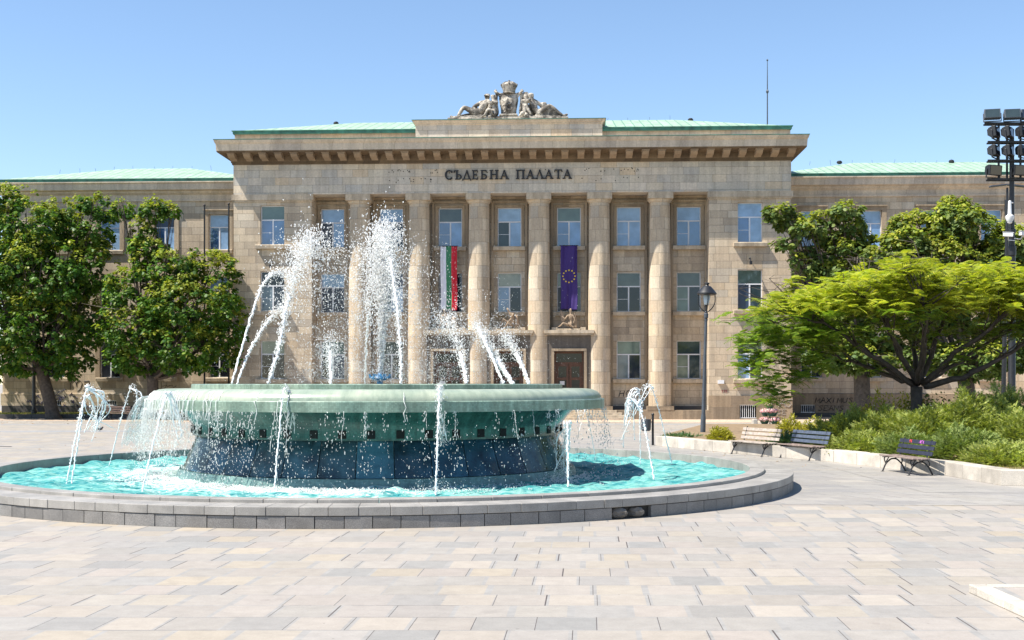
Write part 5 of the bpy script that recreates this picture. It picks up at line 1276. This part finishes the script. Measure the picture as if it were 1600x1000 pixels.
# litter bin on a post
b = Vector(((1020-800)*46.6/F, 46.6, 0)); T = empty('litter_bin', b); tag(T, 'small dark litter bin hung on a short post behind the pool', 'bin')
mb = MB(); mb.tube([(0,0,0),(0,0,1.15)], .045, 10); mb.blob((0,0,1.18), (.06,.06,.06)); mb.build('post', M['iron'], T, smooth='auto')
mb = MB(); mb.lathe([(.14,.55),(.18,.60),(.20,1.0),(.185,1.0),(.16,.60)], 18, c=(-.26, 0)); mb.tube([(-.1,0,.9),(0,0,.9)], .015, 6); mb.build('bin', M['greyiron'], T, smooth='auto')
# floodlight mast
def mast():
    Y = 50.0; s = Y/F; x0 = (1581-800)*s; T = empty('floodlight_mast', (x0, Y, .2)); tag(T, 'tall dark mast carrying a rack of black floodlights', 'floodlight mast')
    zz = lambda py: CAMH+(HZ-py)*s-.2
    xx = lambda px: (px-1581)*s
    mb = MB(); mb.lathe([(.20,0),(.15,.1),(.14,zz(400)),(.165,zz(399)),(.165,zz(385)),(.12,zz(384)),(.12,zz(365)),(.16,zz(364)),(.16,zz(358)),(.105,zz(357)),(.09,zz(202)),(0,zz(200))], 18)
    mb.build('mast', M['iron'], T, smooth='auto')
    mb = MB()
    for py, a, b in ((194,1536,1640),(223,1541,1634),(252,1541,1634),(281,1540,1640)):
        mb.box(xx(a), xx(b), -.20, -.13, zz(py)-.04, zz(py)+.04)
        mb.box(xx(a+3), xx(b-3), .12, .18, zz(py)-.035, zz(py)+.03)
    for px in (1559, 1572, 1593, 1618): mb.box(xx(px)-.035, xx(px)+.035, -.125, -.06, zz(284), zz(192))
    mb.build('rack', M['iron'], T)
    rows_ = [(182,[(1546,-.25),(1577,-.2),(1603,-.2),(1628,0)],1), (209,[(1549,.9),(1570,.9),(1594,.6),(1618,.6)],0), (238,[(1549,.9),(1571,.9),(1594,.6),(1618,.6)],0), (268,[(1548,.35),(1587,.3),(1622,.3)],-1)]
    for py, ls, up_ in rows_:
        for px, yaw in ls:
            F_ = empty('x', (0,0,0)); bpy.data.objects.remove(F_)
            mb = MB(); h, w, d = .22, .31, .15
            pr = [(-d, -h*.9), (-d, h*.9), (-d*.4, h), (d*.8, h*.75), (d, h*.5), (d, -h*.5), (d*.8, -h*.75), (-d*.4, -h)]
            mb.ext(pr, -w, w)
            for k in range(6): mb.box(-w+.06+k*.105, -w+.075+k*.105, d*.8, d+.05, -h*.6, h*.6)
            for sg in (-1, 1): mb.box(sg*(w+.03)-.015, sg*(w+.03)+.015, -.03, .03, -h-.07, .06)
            mb.box(-w-.04, w+.04, -.03, .03, -h-.09, -h-.06)
            o = mb.build('floodlight', M['greyiron'] if up_ == 1 else M['iron'], T, bevel=.01); o.location = (xx(px), -.28, zz(py)); o.rotation_euler = (R(-12*up_-6), 0, yaw+math.pi*.0)
            m_ = MB(); m_.add([(-w+.04,-d-.004,-h*.8),(w-.04,-d-.004,-h*.8),(w-.04,-d-.004,h*.8),(-w+.04,-d-.004,h*.8)], [(0,1,2,3)]); m_.build('lens', M['glass_dark'], o)
    wc = simple('white_camera_shell', (.65,.66,.68), .35, .05)
    mb = MB(); z = zz(348); mb.lathe([(0,z+.0),(.12,z+.02),(.17,z+.16),(.17,z+.24),(.08,z+.30),(.06,z+.85),(0,z+.88)], 16, c=(xx(1575)-.05, -.30)); mb.tube([(xx(1575)-.05,-.3,z+.8),(0,-.1,z+.8)], .03, 6)
    mb.blob((xx(1575)-.05, -.30, z), (.11,.11,.09)); mb.build('dome_camera', wc, T, smooth='auto')
    for px, py, a in ((1571,368,-.5),(1595,367,.4)):
        mb = MB(); mb.obox((0,0,0), (.19,0,0), (0,.08,0), (0,0,.075)); mb.obox((0,0,.09), (.22,0,0), (0,.095,0), (0,0,.01)); mb.tube([(0,.05,-.05),(0,.15,-.2),((0-xx(px)),.1,-.22)], .02, 6)
        o = mb.build('bullet_camera', wc, T, bevel=.01); o.location = (xx(px), -.28, zz(py)); o.rotation_euler = (0, .1, a)
mast()
# slimmer street lamp behind the mast, two flat arms
Y = 60.0; s = Y/F; T = empty('street_lamp', ((1567-800)*s, Y, 0)); tag(T, 'slim double armed street lamp just behind the floodlight mast', 'street lamp')
zt = CAMH+(HZ-290)*s
mb = MB(); mb.tube([(0,0,0),(.1,0,zt*.5),(.22,0,zt-1.6),(.22,0,zt-.1)], [.12,.10,.08,.05], 10); mb.tube([(.22,0,zt-1.5),(.22,0,zt-.7)], .13, 10); mb.build('pole', M['iron'], T, smooth='auto')
for sg in (-1, 1):
    mb = MB(); mb.obox((.22+sg*.45, 0, zt), (.42, 0, .05*-sg), (0, .13, 0), (0, 0, .04)); mb.build('lamp_head', M['greyiron'], T, bevel=.02)
# plain dark pole on the left lawn and two flagpoles
def pole(px, Y, z0, ztop, r, name, label, cat, group=None):
    mb = MB(); x = (px-800)*Y/F; mb.tube([(0,0,0),(0,0,.3),(0,0,ztop-z0)], [r*1.15,r,r*.8], 10); mb.lathe([(r*1.6,0),(r*1.6,.25),(r,.3)], 12); mb.blob((0,0,ztop-z0+.05), (r*1.2,r*1.2,r*1.4))
    o = mb.build(name, M['iron'], None, smooth='auto', loc=(x, Y, z0)); tag(o, label, cat, group)
pole(53, 82.5, .27, 9.5, .12, 'lamp_pole', 'plain dark pole beside the leaning trunk of the big left tree', 'pole')
pole(319.5, 84.0, .27, CAMH+(HZ-322)*84/F, .07, 'flagpole', 'bare black flagpole left of the last top window of the left wing', 'flagpole', 'flagpoles by the left wing')
pole(357.5, 84.0, .27, CAMH+(HZ-320)*84/F, .07, 'flagpole', 'bare black flagpole close to the corner of the main block', 'flagpole', 'flagpoles by the left wing')
# roof antenna
a0 = BW(S(1199, 5), 5, Z(196, 5)); mb = MB(); H_a = (HZ-94)*a0.y/F+CAMH-a0.z
mb.tube([(0,0,-.4),(0,0,H_a*.55),(0,0,H_a)], [.05,.04,.02], 6); mb.blob((0,0,H_a*.5), (.10,.10,.14)); mb.blob((0,0,H_a), (.07,.07,.07))
tag(mb.build('antenna', M['greyiron'], None, loc=tuple(a0)), 'thin tall mast antenna on the right of the main roof', 'antenna')
# raised slab at the lower right
mb = MB(); mb.box(5.42, 14, 5, 13.72, 0, .088); tag(mb.build('raised_pavement', M['pave']), kind='structure')
mb = MB(); y = 5.0
while y < 13.5: mb.box(5.22, 5.41, y, y+.78, 0, .10+random.uniform(-.003,.003)); y += .79
mb.box(5.22, 5.41, y, 13.9, 0, .10)
x = 5.42
while x < 14: mb.box(x, x+.8, 13.73, 13.9, 0, .098); x += .81
tag(mb.build('raised_kerb', M['kerbstone'], bevel=.012), 'low white stone edging of the raised slab at the lower right', 'kerb')
# pigeon on the far paving
p = G(156, 674); mb = MB(); mb.blob((0,0,.13), (.15,.07,.07), 10); mb.blob((.13,0,.20), (.045,.04,.045), 8); mb.tube([(.16,0,.2),(.20,0,.19)], [.012,.003], 5); mb.tube([(-.1,0,.13),(-.26,0,.10)], [.05,.03], 6)
for s_ in (-.025,.025): mb.tube([(0,s_,0),(0,s_,.08)], .006, 4)
tag(mb.build('pigeon', simple('dark_grey_feathers', (.03,.03,.035), .6), None, smooth=True, loc=tuple(p)), 'small dark pigeon on the paving behind the left jets', 'bird')

# ================================================================== FLAGS
def banner(px0, px1, py0, py1, mats, nstripe, label, name):
    d0 = .95; x0, x1 = S(px0, d0), S(px1, d0); z1, z0 = Z(py0, d0), Z(py1, d0); o = empty(name, BW((x0+x1)/2, d0, z0), -ANG); tag(o, label, 'flag')
    w = x1-x0; nx, nz = 30, 50
    def wave(u, v): return .05*math.sin(u*9+v*2.2+px0)+.03*math.sin(u*17-v*3)+.10*v*(1-v)*math.sin(v*5+u)
    V = []; 
    for i in range(nx+1):
        for j in range(nz+1):
            u, v = i/nx, j/nz; V.append((-w/2+w*u+.03*math.sin(v*6)*(1-v), wave(u, v), (z1-z0)*v+.04*math.sin(u*6)*(1-v)))
    Q = [(i*(nz+1)+j, (i+1)*(nz+1)+j, (i+1)*(nz+1)+j+1, i*(nz+1)+j+1) for i in range(nx) for j in range(nz)]
    mi = [min(nstripe-1, int((i+.5)/nx*nstripe)) for i in range(nx) for j in range(nz)]
    c = np_mesh('cloth', V, Q, mats, o, True, mi); sd = c.modifiers.new('thickness', 'SOLIDIFY'); sd.thickness = .01
    mb = MB(); mb.tube([(-w/2-.08, 0, z1-z0), (w/2+.08, 0, z1-z0)], .025, 8); mb.tube([(0,.0,z1-z0),(0,.74,z1-z0+.02)], .02, 6); mb.build('hanging_rod', M['iron'], o)
    return o, w, z1-z0, wave
mk = lambda n_, c_: simple(n_, c_, .75, .06, 4)
banner(688.5, 714, 384, 484, [mk('white_flag_cloth',(.62,.62,.68)), mk('green_flag_cloth',(.03,.17,.08)), mk('red_flag_cloth',(.50,.012,.03))], 3, 'white, green and red striped flag hanging from a top window', 'striped_flag')
o, w, h, wave = banner(876, 902, 384, 484, [mk('dark_blue_flag_cloth',(.035,.014,.13))], 1, 'long dark blue flag with a ring of yellow stars', 'starred_flag')
mb = MB()
for k in range(12):
    a = math.pi*k/6; cx, cz = .40*math.sin(a), h*.52+.40*math.cos(a); V = [(cx, wave(.5+cx/w, cz/h)-.035, cz)]
    for j in range(10):
        r = .075 if j % 2 == 0 else .03; b = math.pi*j/5; x, z = cx+r*math.sin(b), cz+r*math.cos(b); V.append((x, wave(.5+x/w, z/h)-.03, z))
    mb.add(V, [(0, 1+j, 1+(j+1) % 10) for j in range(10)])
mb.build('star_ring', mk('yellow_star_cloth',(.75,.55,.03)), o)

# ================================================================== SCULPTURE
n = NM('weathered_pale_statue_stone'); co = n.coord()
M['statue'] = n.fin(n.mix(n.ramp(n.noise(co, 1.6, 6, .7), [(.44, 1.0), (.58, 0.0)]), n.ramp(n.noise(co, 5, 5), [(.3,(.40,.36,.30)),(.7,(.56,.51,.44))]), (.10,.088,.075)), .9, n.bump(n.noise(co, 7, 5), .6, .05))
M['statue_warm'] = simple('tan_statue_stone', (.30,.22,.15), .85, .4, 4, bump=.03)
def figure(name, V, E, rad, mat, parent, root=0):
    me = bpy.data.meshes.new(name); me.from_pydata([tuple(v) for v in V], E, []); o = bpy.data.objects.new(name, me); COL.objects.link(o); me.materials.append(mat); o.parent = parent
    sk = o.modifiers.new('skin', 'SKIN'); sk.use_smooth_shade = True
    for i, r in enumerate(rad): me.skin_vertices[0].data[i].radius = (r, r)
    me.skin_vertices[0].data[root].use_root = True
    ss = o.modifiers.new('subdivide', 'SUBSURF'); ss.levels = 2; ss.render_levels = 2
    return o
def body(parent, J, mat, name='figure', k=1.0):
    """J: dict of joints (x, y, z) -> one continuous skinned body"""
    order = ['pelvis','waist','chest','neck','head','crownpt','shL','elL','haL','shR','elR','haR','hipL','knL','ftL','toL','hipR','knR','ftR','toR']
    rd = dict(pelvis=.20,waist=.165,chest=.22,neck=.085,head=.135,crownpt=.12,shL=.10,elL=.075,haL=.055,shR=.10,elR=.075,haR=.055,hipL=.15,knL=.105,ftL=.065,toL=.05,hipR=.15,knR=.105,ftR=.065,toR=.05)
    ed = [('pelvis','waist'),('waist','chest'),('chest','neck'),('neck','head'),('head','crownpt'),('chest','shL'),('shL','elL'),('elL','haL'),('chest','shR'),('shR','elR'),('elR','haR'),('pelvis','hipL'),('hipL','knL'),('knL','ftL'),('ftL','toL'),('pelvis','hipR'),('hipR','knR'),('knR','ftR'),('ftR','toR')]
    names = [n_ for n_ in order if n_ in J]; ix = {n_: i for i, n_ in enumerate(names)}
    return figure(name, [J[n_] for n_ in names], [(ix[a], ix[b]) for a, b in ed if a in ix and b in ix], [rd[n_]*k for n_ in names], mat, parent)
SG = empty('sculpture_group', BW(S(795, .3), .3, Z(188.3, .3)), -ANG); tag(SG, 'pale carved group with reclining figures around a crowned lion shield on the roof', 'statue')
sx, sz = S(795, .3), Z(188.3, .3)
def q(cx, cy, y=0):      # zoomed-photo pixel -> local point of the group
    return (S(690+cx/7.62, .3)-sx, y, Z(120+cy/7.62, .3)-sz)
mb = MB(); mb.box(q(78,0)[0], q(1508,0)[0], -.45, 1.0, .0, .15); mb.box(q(180,0)[0], q(1420,0)[0], -.35, .95, .151, .24); mb.box(q(690,0)[0], q(905,0)[0], -.45, .9, .241, .36); mb.build('plinth_slab', M['statue'], SG, bevel=.03)
# shield
mb = MB(); out = []
cx0 = q(797,0)[0]; zt0 = q(0,200)[2]; zb_ = q(0,470)[2]; hw = (q(905,0)[0]-q(690,0)[0])/2
prof = [(-.88,1.0),(-.95,.85),(-1.05,.55),(-.98,.2),(-.85,-.3),(-.82,-.7),(-.8,-1),(.8,-1),(.82,-.7),(.85,-.3),(.98,.2),(1.05,.55),(.95,.85),(.88,1.0),(.4,1.06),(0,1.0),(-.4,1.06)]
zc, zh = (zt0+zb_)/2, (zt0-zb_)/2; np_ = len(prof); V = []
for sc_, y in ((1,.55),(1.02,.10),(.93,.0),(.90,.03),(.55,-.10),(.0,-.14)):
    for a, b in prof: V.append((cx0+a*hw*sc_, y, zc+b*zh*sc_))
Fc = [(i*np_+k, i*np_+(k+1) % np_, (i+1)*np_+(k+1) % np_, (i+1)*np_+k) for i in range(5) for k in range(np_)]
mb.add(V, Fc); mb.build('shield', M['statue'], SG, smooth='auto')
mb = MB()
for cx in (655, 945):
    sg = -1 if cx < 800 else 1; x, _, z = q(cx, 185); mb.tube([Vector(p) for p in path([(x-sg*.25, .1, z-.35), (x-sg*.12, .0, z-.15), (x, -.05, z), (x+sg*.1, 0, z+.08), (x+sg*.02,.05,z+.14)], 12)], [.05]*4+[.08]*4+[.09]*4, 8)
    x2 = q(cx+sg*10, 0)[0]; mb.tube([Vector(p) for p in path([(x, .1, z), (x2-sg*.02, .1, z-.6), (x2-sg*.1,.1,z-1.3), (x2, .1, .35)], 14)], .10, 8)
    mb.tube([Vector(p) for p in path([(x,.1,z-.02),(q(800+sg*80,0)[0],.1,q(0,205)[2])], 6)], .08, 8)
mb.build('scroll_frame', M['statue'], SG, smooth='auto')
lion = [(770,300),(775,340),(800,300)]
V = [q(772,385,-.2),q(765,340,-.22),q(775,300,-.24),(q(790,262,-.22)),q(735,345,-.2),q(722,360,-.2),q(735,290,-.2),q(722,280,-.2),q(765,410,-.2),q(750,435,-.2),q(800,400,-.2),q(815,435,-.2),q(835,400,-.2),q(828,370,-.2),q(850,385,-.2),q(808,330,-.2),q(825,320,-.2)]
figure('lion_relief', V, [(0,1),(1,2),(2,3),(1,4),(4,5),(2,6),(6,7),(0,8),(8,9),(0,10),(10,11),(10,12),(12,13),(13,14),(1,15),(15,16)], [.09,.09,.10,.09,.05,.04,.05,.04,.06,.045,.06,.045,.04,.035,.04,.05,.04], M['statue'], SG)
mb = MB(); x, _, z0_ = q(802,195); zz_ = lambda cy: q(0,cy)[2]
mb.lathe([(.42,zz_(195)),(.46,zz_(185)),(.40,zz_(180)),(.42,zz_(150)),(.50,zz_(115)),(.53,zz_(95)),(.50,zz_(88)),(.46,zz_(78)),(.33,zz_(63)),(.12,zz_(56)),(.05,zz_(52)),(.05,zz_(46)),(0,zz_(46))], 24, c=(x,.25))
for k in range(8):
    a = k*math.pi/4; mb.tube([Vector(p) for p in path([(x+.49*math.cos(a), .25+.49*math.sin(a), zz_(112)), (x+.50*math.cos(a), .25+.50*math.sin(a), zz_(85)), (x+.3*math.cos(a), .25+.3*math.sin(a), zz_(60)), (x, .25, zz_(55))], 9)], .045, 6)
    mb.blob((x+.50*math.cos(a), .25+.50*math.sin(a), zz_(86)), (.075,.075,.09), 6)
mb.blob((x,.25,zz_(44)), (.07,.07,.07)); mb.tube([(x,.25,zz_(44)),(x,.25,zz_(28))], .03, 6); mb.tube([(x-.08,.25,zz_(35)),(x+.08,.25,zz_(35))], .025, 6)
mb.build('crown', M['statue'], SG, smooth='auto')
kk = 1.6
body(SG, dict(pelvis=q(455,435,0), waist=q(480,390,-.02), chest=q(512,320,-.05), neck=q(542,275,-.05), head=q(546,225,-.08), crownpt=q(545,200,-.08), shL=q(560,295,-.22), elL=q(590,335,-.35), haL=q(620,300,-.3), shR=q(470,300,.15), elR=q(375,345,.2), haR=q(400,395,.05), hipL=q(420,440,-.15), knL=q(265,362,-.2), ftL=q(200,470,-.25), toL=q(225,485,-.35), hipR=q(420,445,.15), knR=q(270,462,.1), ftR=q(140,478,.1), toR=q(98,458,.05)), M['statue'], 'reclining_figure', kk)
body(SG, dict(pelvis=q(640,465,-.15), waist=q(640,420,-.15), chest=q(628,340,-.12), neck=q(620,275,-.1), head=q(612,235,-.12), crownpt=q(612,215,-.12), shL=q(655,300,-.2), elL=q(665,330,-.35), haL=q(600,300,-.4), shR=q(595,310,-.1), elR=q(590,360,-.3), haR=q(560,390,-.3), hipL=q(630,460,-.3), knL=q(560,400,-.45), ftL=q(520,470,-.45), toL=q(480,488,-.5), hipR=q(640,460,0), knR=q(600,420,-.3), ftR=q(590,480,-.4), toR=q(560,490,-.5)), M['statue'], 'seated_figure', 1.3)
body(SG, dict(pelvis=q(1120,445,0), waist=q(1110,395,0), chest=q(1095,325,-.05), neck=q(1075,270,-.05), head=q(1064,225,-.08), crownpt=q(1066,200,-.05), shL=q(1050,300,-.2), elL=q(985,310,-.3), haL=q(1070,285,-.38), shR=q(1130,300,.15), elR=q(1200,340,.2), haR=q(1240,320,.2), hipL=q(1160,440,-.15), knL=q(1290,355,-.2), ftL=q(1395,440,-.2), toL=q(1440,470,-.25), hipR=q(1160,445,.15), knR=q(1330,440,.1), ftR=q(1455,470,.05), toR=q(1505,448,.05)), M['statue'], 'reclining_figure', kk)
body(SG, dict(pelvis=q(985,465,-.2), waist=q(990,430,-.2), chest=q(1000,370,-.15), neck=q(1003,290,-.05), head=q(1003,240,0), crownpt=q(1003,215,.05), shL=q(975,330,-.2), elL=q(960,290,-.3), haL=q(1010,300,-.35), shR=q(1015,370,-.3), elR=q(1040,420,-.35), haR=q(1065,465,-.4), hipL=q(980,460,-.3), knL=q(965,445,-.5), ftL=q(940,480,-.5), toL=q(930,488,-.6), hipR=q(1000,465,-.2), knR=q(1020,470,-.5), ftR=q(1000,485,-.6), toR=q(985,488,-.65)), M['statue'], 'seated_figure', 1.3)
def cloth(P, name, mat, par, thick=.12):
    mb = MB(); n_ = len(P); V = [p for p in P]+[(p[0], p[1]+thick*3, p[2]) for p in P]
    mb.add(V, [tuple(range(n_)), tuple(range(2*n_-1, n_-1, -1))]+[(i, n_+i, n_+(i+1) % n_, (i+1) % n_) for i in range(n_)]); mb.build(name, mat, par, bevel=.06)
cloth([q(1095,488,-.25),q(1170,400,-.28),q(1285,345,-.3),q(1330,400,-.28),q(1410,470,-.2),q(1420,488,-.2)], 'drapery', M['statue'], SG)
cloth([q(200,488,-.2),q(240,455,-.25),q(330,465,-.3),q(480,455,-.3),q(500,488,-.3)], 'drapery', M['statue'], SG)
mb = MB(); mb.blob(q(1215,335,.3), (.30,.25,.24), 10, jit=.15); mb.blob(q(385,375,.35), (.25,.2,.3), 10, jit=.15); mb.blob(q(1000,225,.15), (.25,.2,.28), 10, jit=.12); 
for cx, cy, r in ((470,420,.3),(560,430,.26),(1040,430,.28),(1180,430,.3),(1070,350,.22),(590,350,.22),(330,455,.22),(1300,440,.3)): mb.blob(q(cx, cy, .5), (r*1.5,.25,r*1.2), 10, jit=.2)
mb.build('carved_mass', M['statue'], SG, smooth=True)
# seated statues over the three doors
def door_statue(i, J, extra, label):
    b = bay[i]; zb = Z(516, .3); T = empty('door_statue', BW(b, .75, zb), -ANG); tag(T, label, 'statue', 'seated statues over the doors')
    sc = (Y0+.75)/F; q_ = lambda px, py, y=0: ((px-PC[i])*sc, y, CAMH+(HZ-py)*sc-zb)
    mb = MB(); mb.box(-.75, .75, -.30, .35, 0, .11); mb.box(-1.15, -.76, -.25, .3, 0, .20); mb.box(.76, 1.1, -.25, .3, 0, .20); mb.build('base', M['sill'], T, bevel=.015)
    body(T, {k_: q_(*v) for k_, v in J.items()}, M['statue_warm'], 'figure', .62)
    extra(T, q_)
PC = {2: 703, 3: 796, 4: 889}
def ex3(T, q_):
    mb = MB(); mb.tube([q_(806,492,.1), q_(809,512,.1)], [.14,.2], 8); mb.build('drapery', M['statue_warm'], T, smooth=True)
door_statue(3, dict(pelvis=(803,508,0), waist=(803,502,0), chest=(801,493,-.05), neck=(797,488,-.1), head=(794.5,483.5,-.12), crownpt=(793.8,481,-.12), shL=(804,490,-.15), elL=(800,496,-.25), haL=(797,489,-.25), shR=(800,491,.1), elR=(806,497,.1), haR=(800,492,-.1), hipL=(801,509,-.1), knL=(799.5,498,-.25), ftL=(791,510,-.2), toL=(788,511,-.2), hipR=(801,509,.1), knR=(787,498,.0), ftR=(783,510,.0), toR=(780,511,0)), ex3, 'seated statue with drawn up knees and bowed head over the middle door')
def ex4(T, q_):
    for P_ in ([(875,484),(879,487),(884,500),(880,505),(876,500)], [(897,488),(900,494),(902,512),(895,513),(896,500)]):
        cloth([q_(a, b, -.02) for a, b in P_][::-1], 'wing', M['statue_warm'], T, .05)
door_statue(4, dict(pelvis=(892,508,0), waist=(892,503,0), chest=(891.5,495,-.03), neck=(891.5,489.5,-.05), head=(891.5,485,-.07), crownpt=(891.5,482,-.07), shL=(887,493,-.1), elL=(883,499,-.2), haL=(878,495,-.2), shR=(895,493,-.1), elR=(898,499,-.15), haR=(896,506,-.2), hipL=(889,509,-.15), knL=(880,505,-.3), ftL=(875,510,-.2), toL=(872,511,-.2), hipR=(891,509,-.2), knR=(888,505,-.4), ftR=(894,511,-.4), toR=(897,512,-.4)), ex4, 'seated winged statue under the dark blue flag over the right door')
def ex2(T, q_):
    mb = MB(); mb.tube([q_(711,494,0), q_(712,512,0)], [.12,.18], 8); mb.build('drapery', M['statue_warm'], T, smooth=True)
door_statue(2, dict(pelvis=(702,508,0), waist=(701,503,0), chest=(699,494,-.05), neck=(697,489,-.08), head=(696,485,-.1), crownpt=(695.5,482.5,-.1), shL=(694,492,-.1), elL=(690,499,-.2), haL=(695,503,-.25), shR=(703,492,0), elR=(707,499,0), haR=(710,505,-.1), hipL=(700,509,-.15), knL=(692,502,-.3), ftL=(689,510,-.3), toL=(686,511,-.3), hipR=(704,509,0), knR=(713,502,-.1), ftR=(716,510,-.1), toR=(719,511,-.1)), ex2, 'seated statue half veiled by spray below the striped flag')

# dry leaves and scraps on the paving
C = []
for k in range(420):
    if k < 260: x, y = rng.uniform(-40, -17), rng.uniform(70, 80.5)
    elif k < 380: x, y = rng.uniform(6, 11), rng.uniform(34, 46)
    else: x, y = rng.uniform(-20, -12), rng.uniform(42, 70)
    C.append((x, y, .016))
C = np.array(C); N_ = np.c_[rng.normal(0,.25,len(C)), rng.normal(0,.25,len(C)), np.ones(len(C))]; N_ /= np.linalg.norm(N_, axis=1, keepdims=True)
M['dry_leaf'] = leafmat('dry_brown_leaves', [(.22,.10,.03),(.30,.17,.06),(.12,.06,.03)], .1)
tag(leaf_mesh('fallen_leaves', C, N_, rng.normal(0,1,(len(C),3)), rng.uniform(.04,.12,len(C)), M['dry_leaf']), 'dry brown leaves scattered over the paving', 'leaves', kind='stuff')
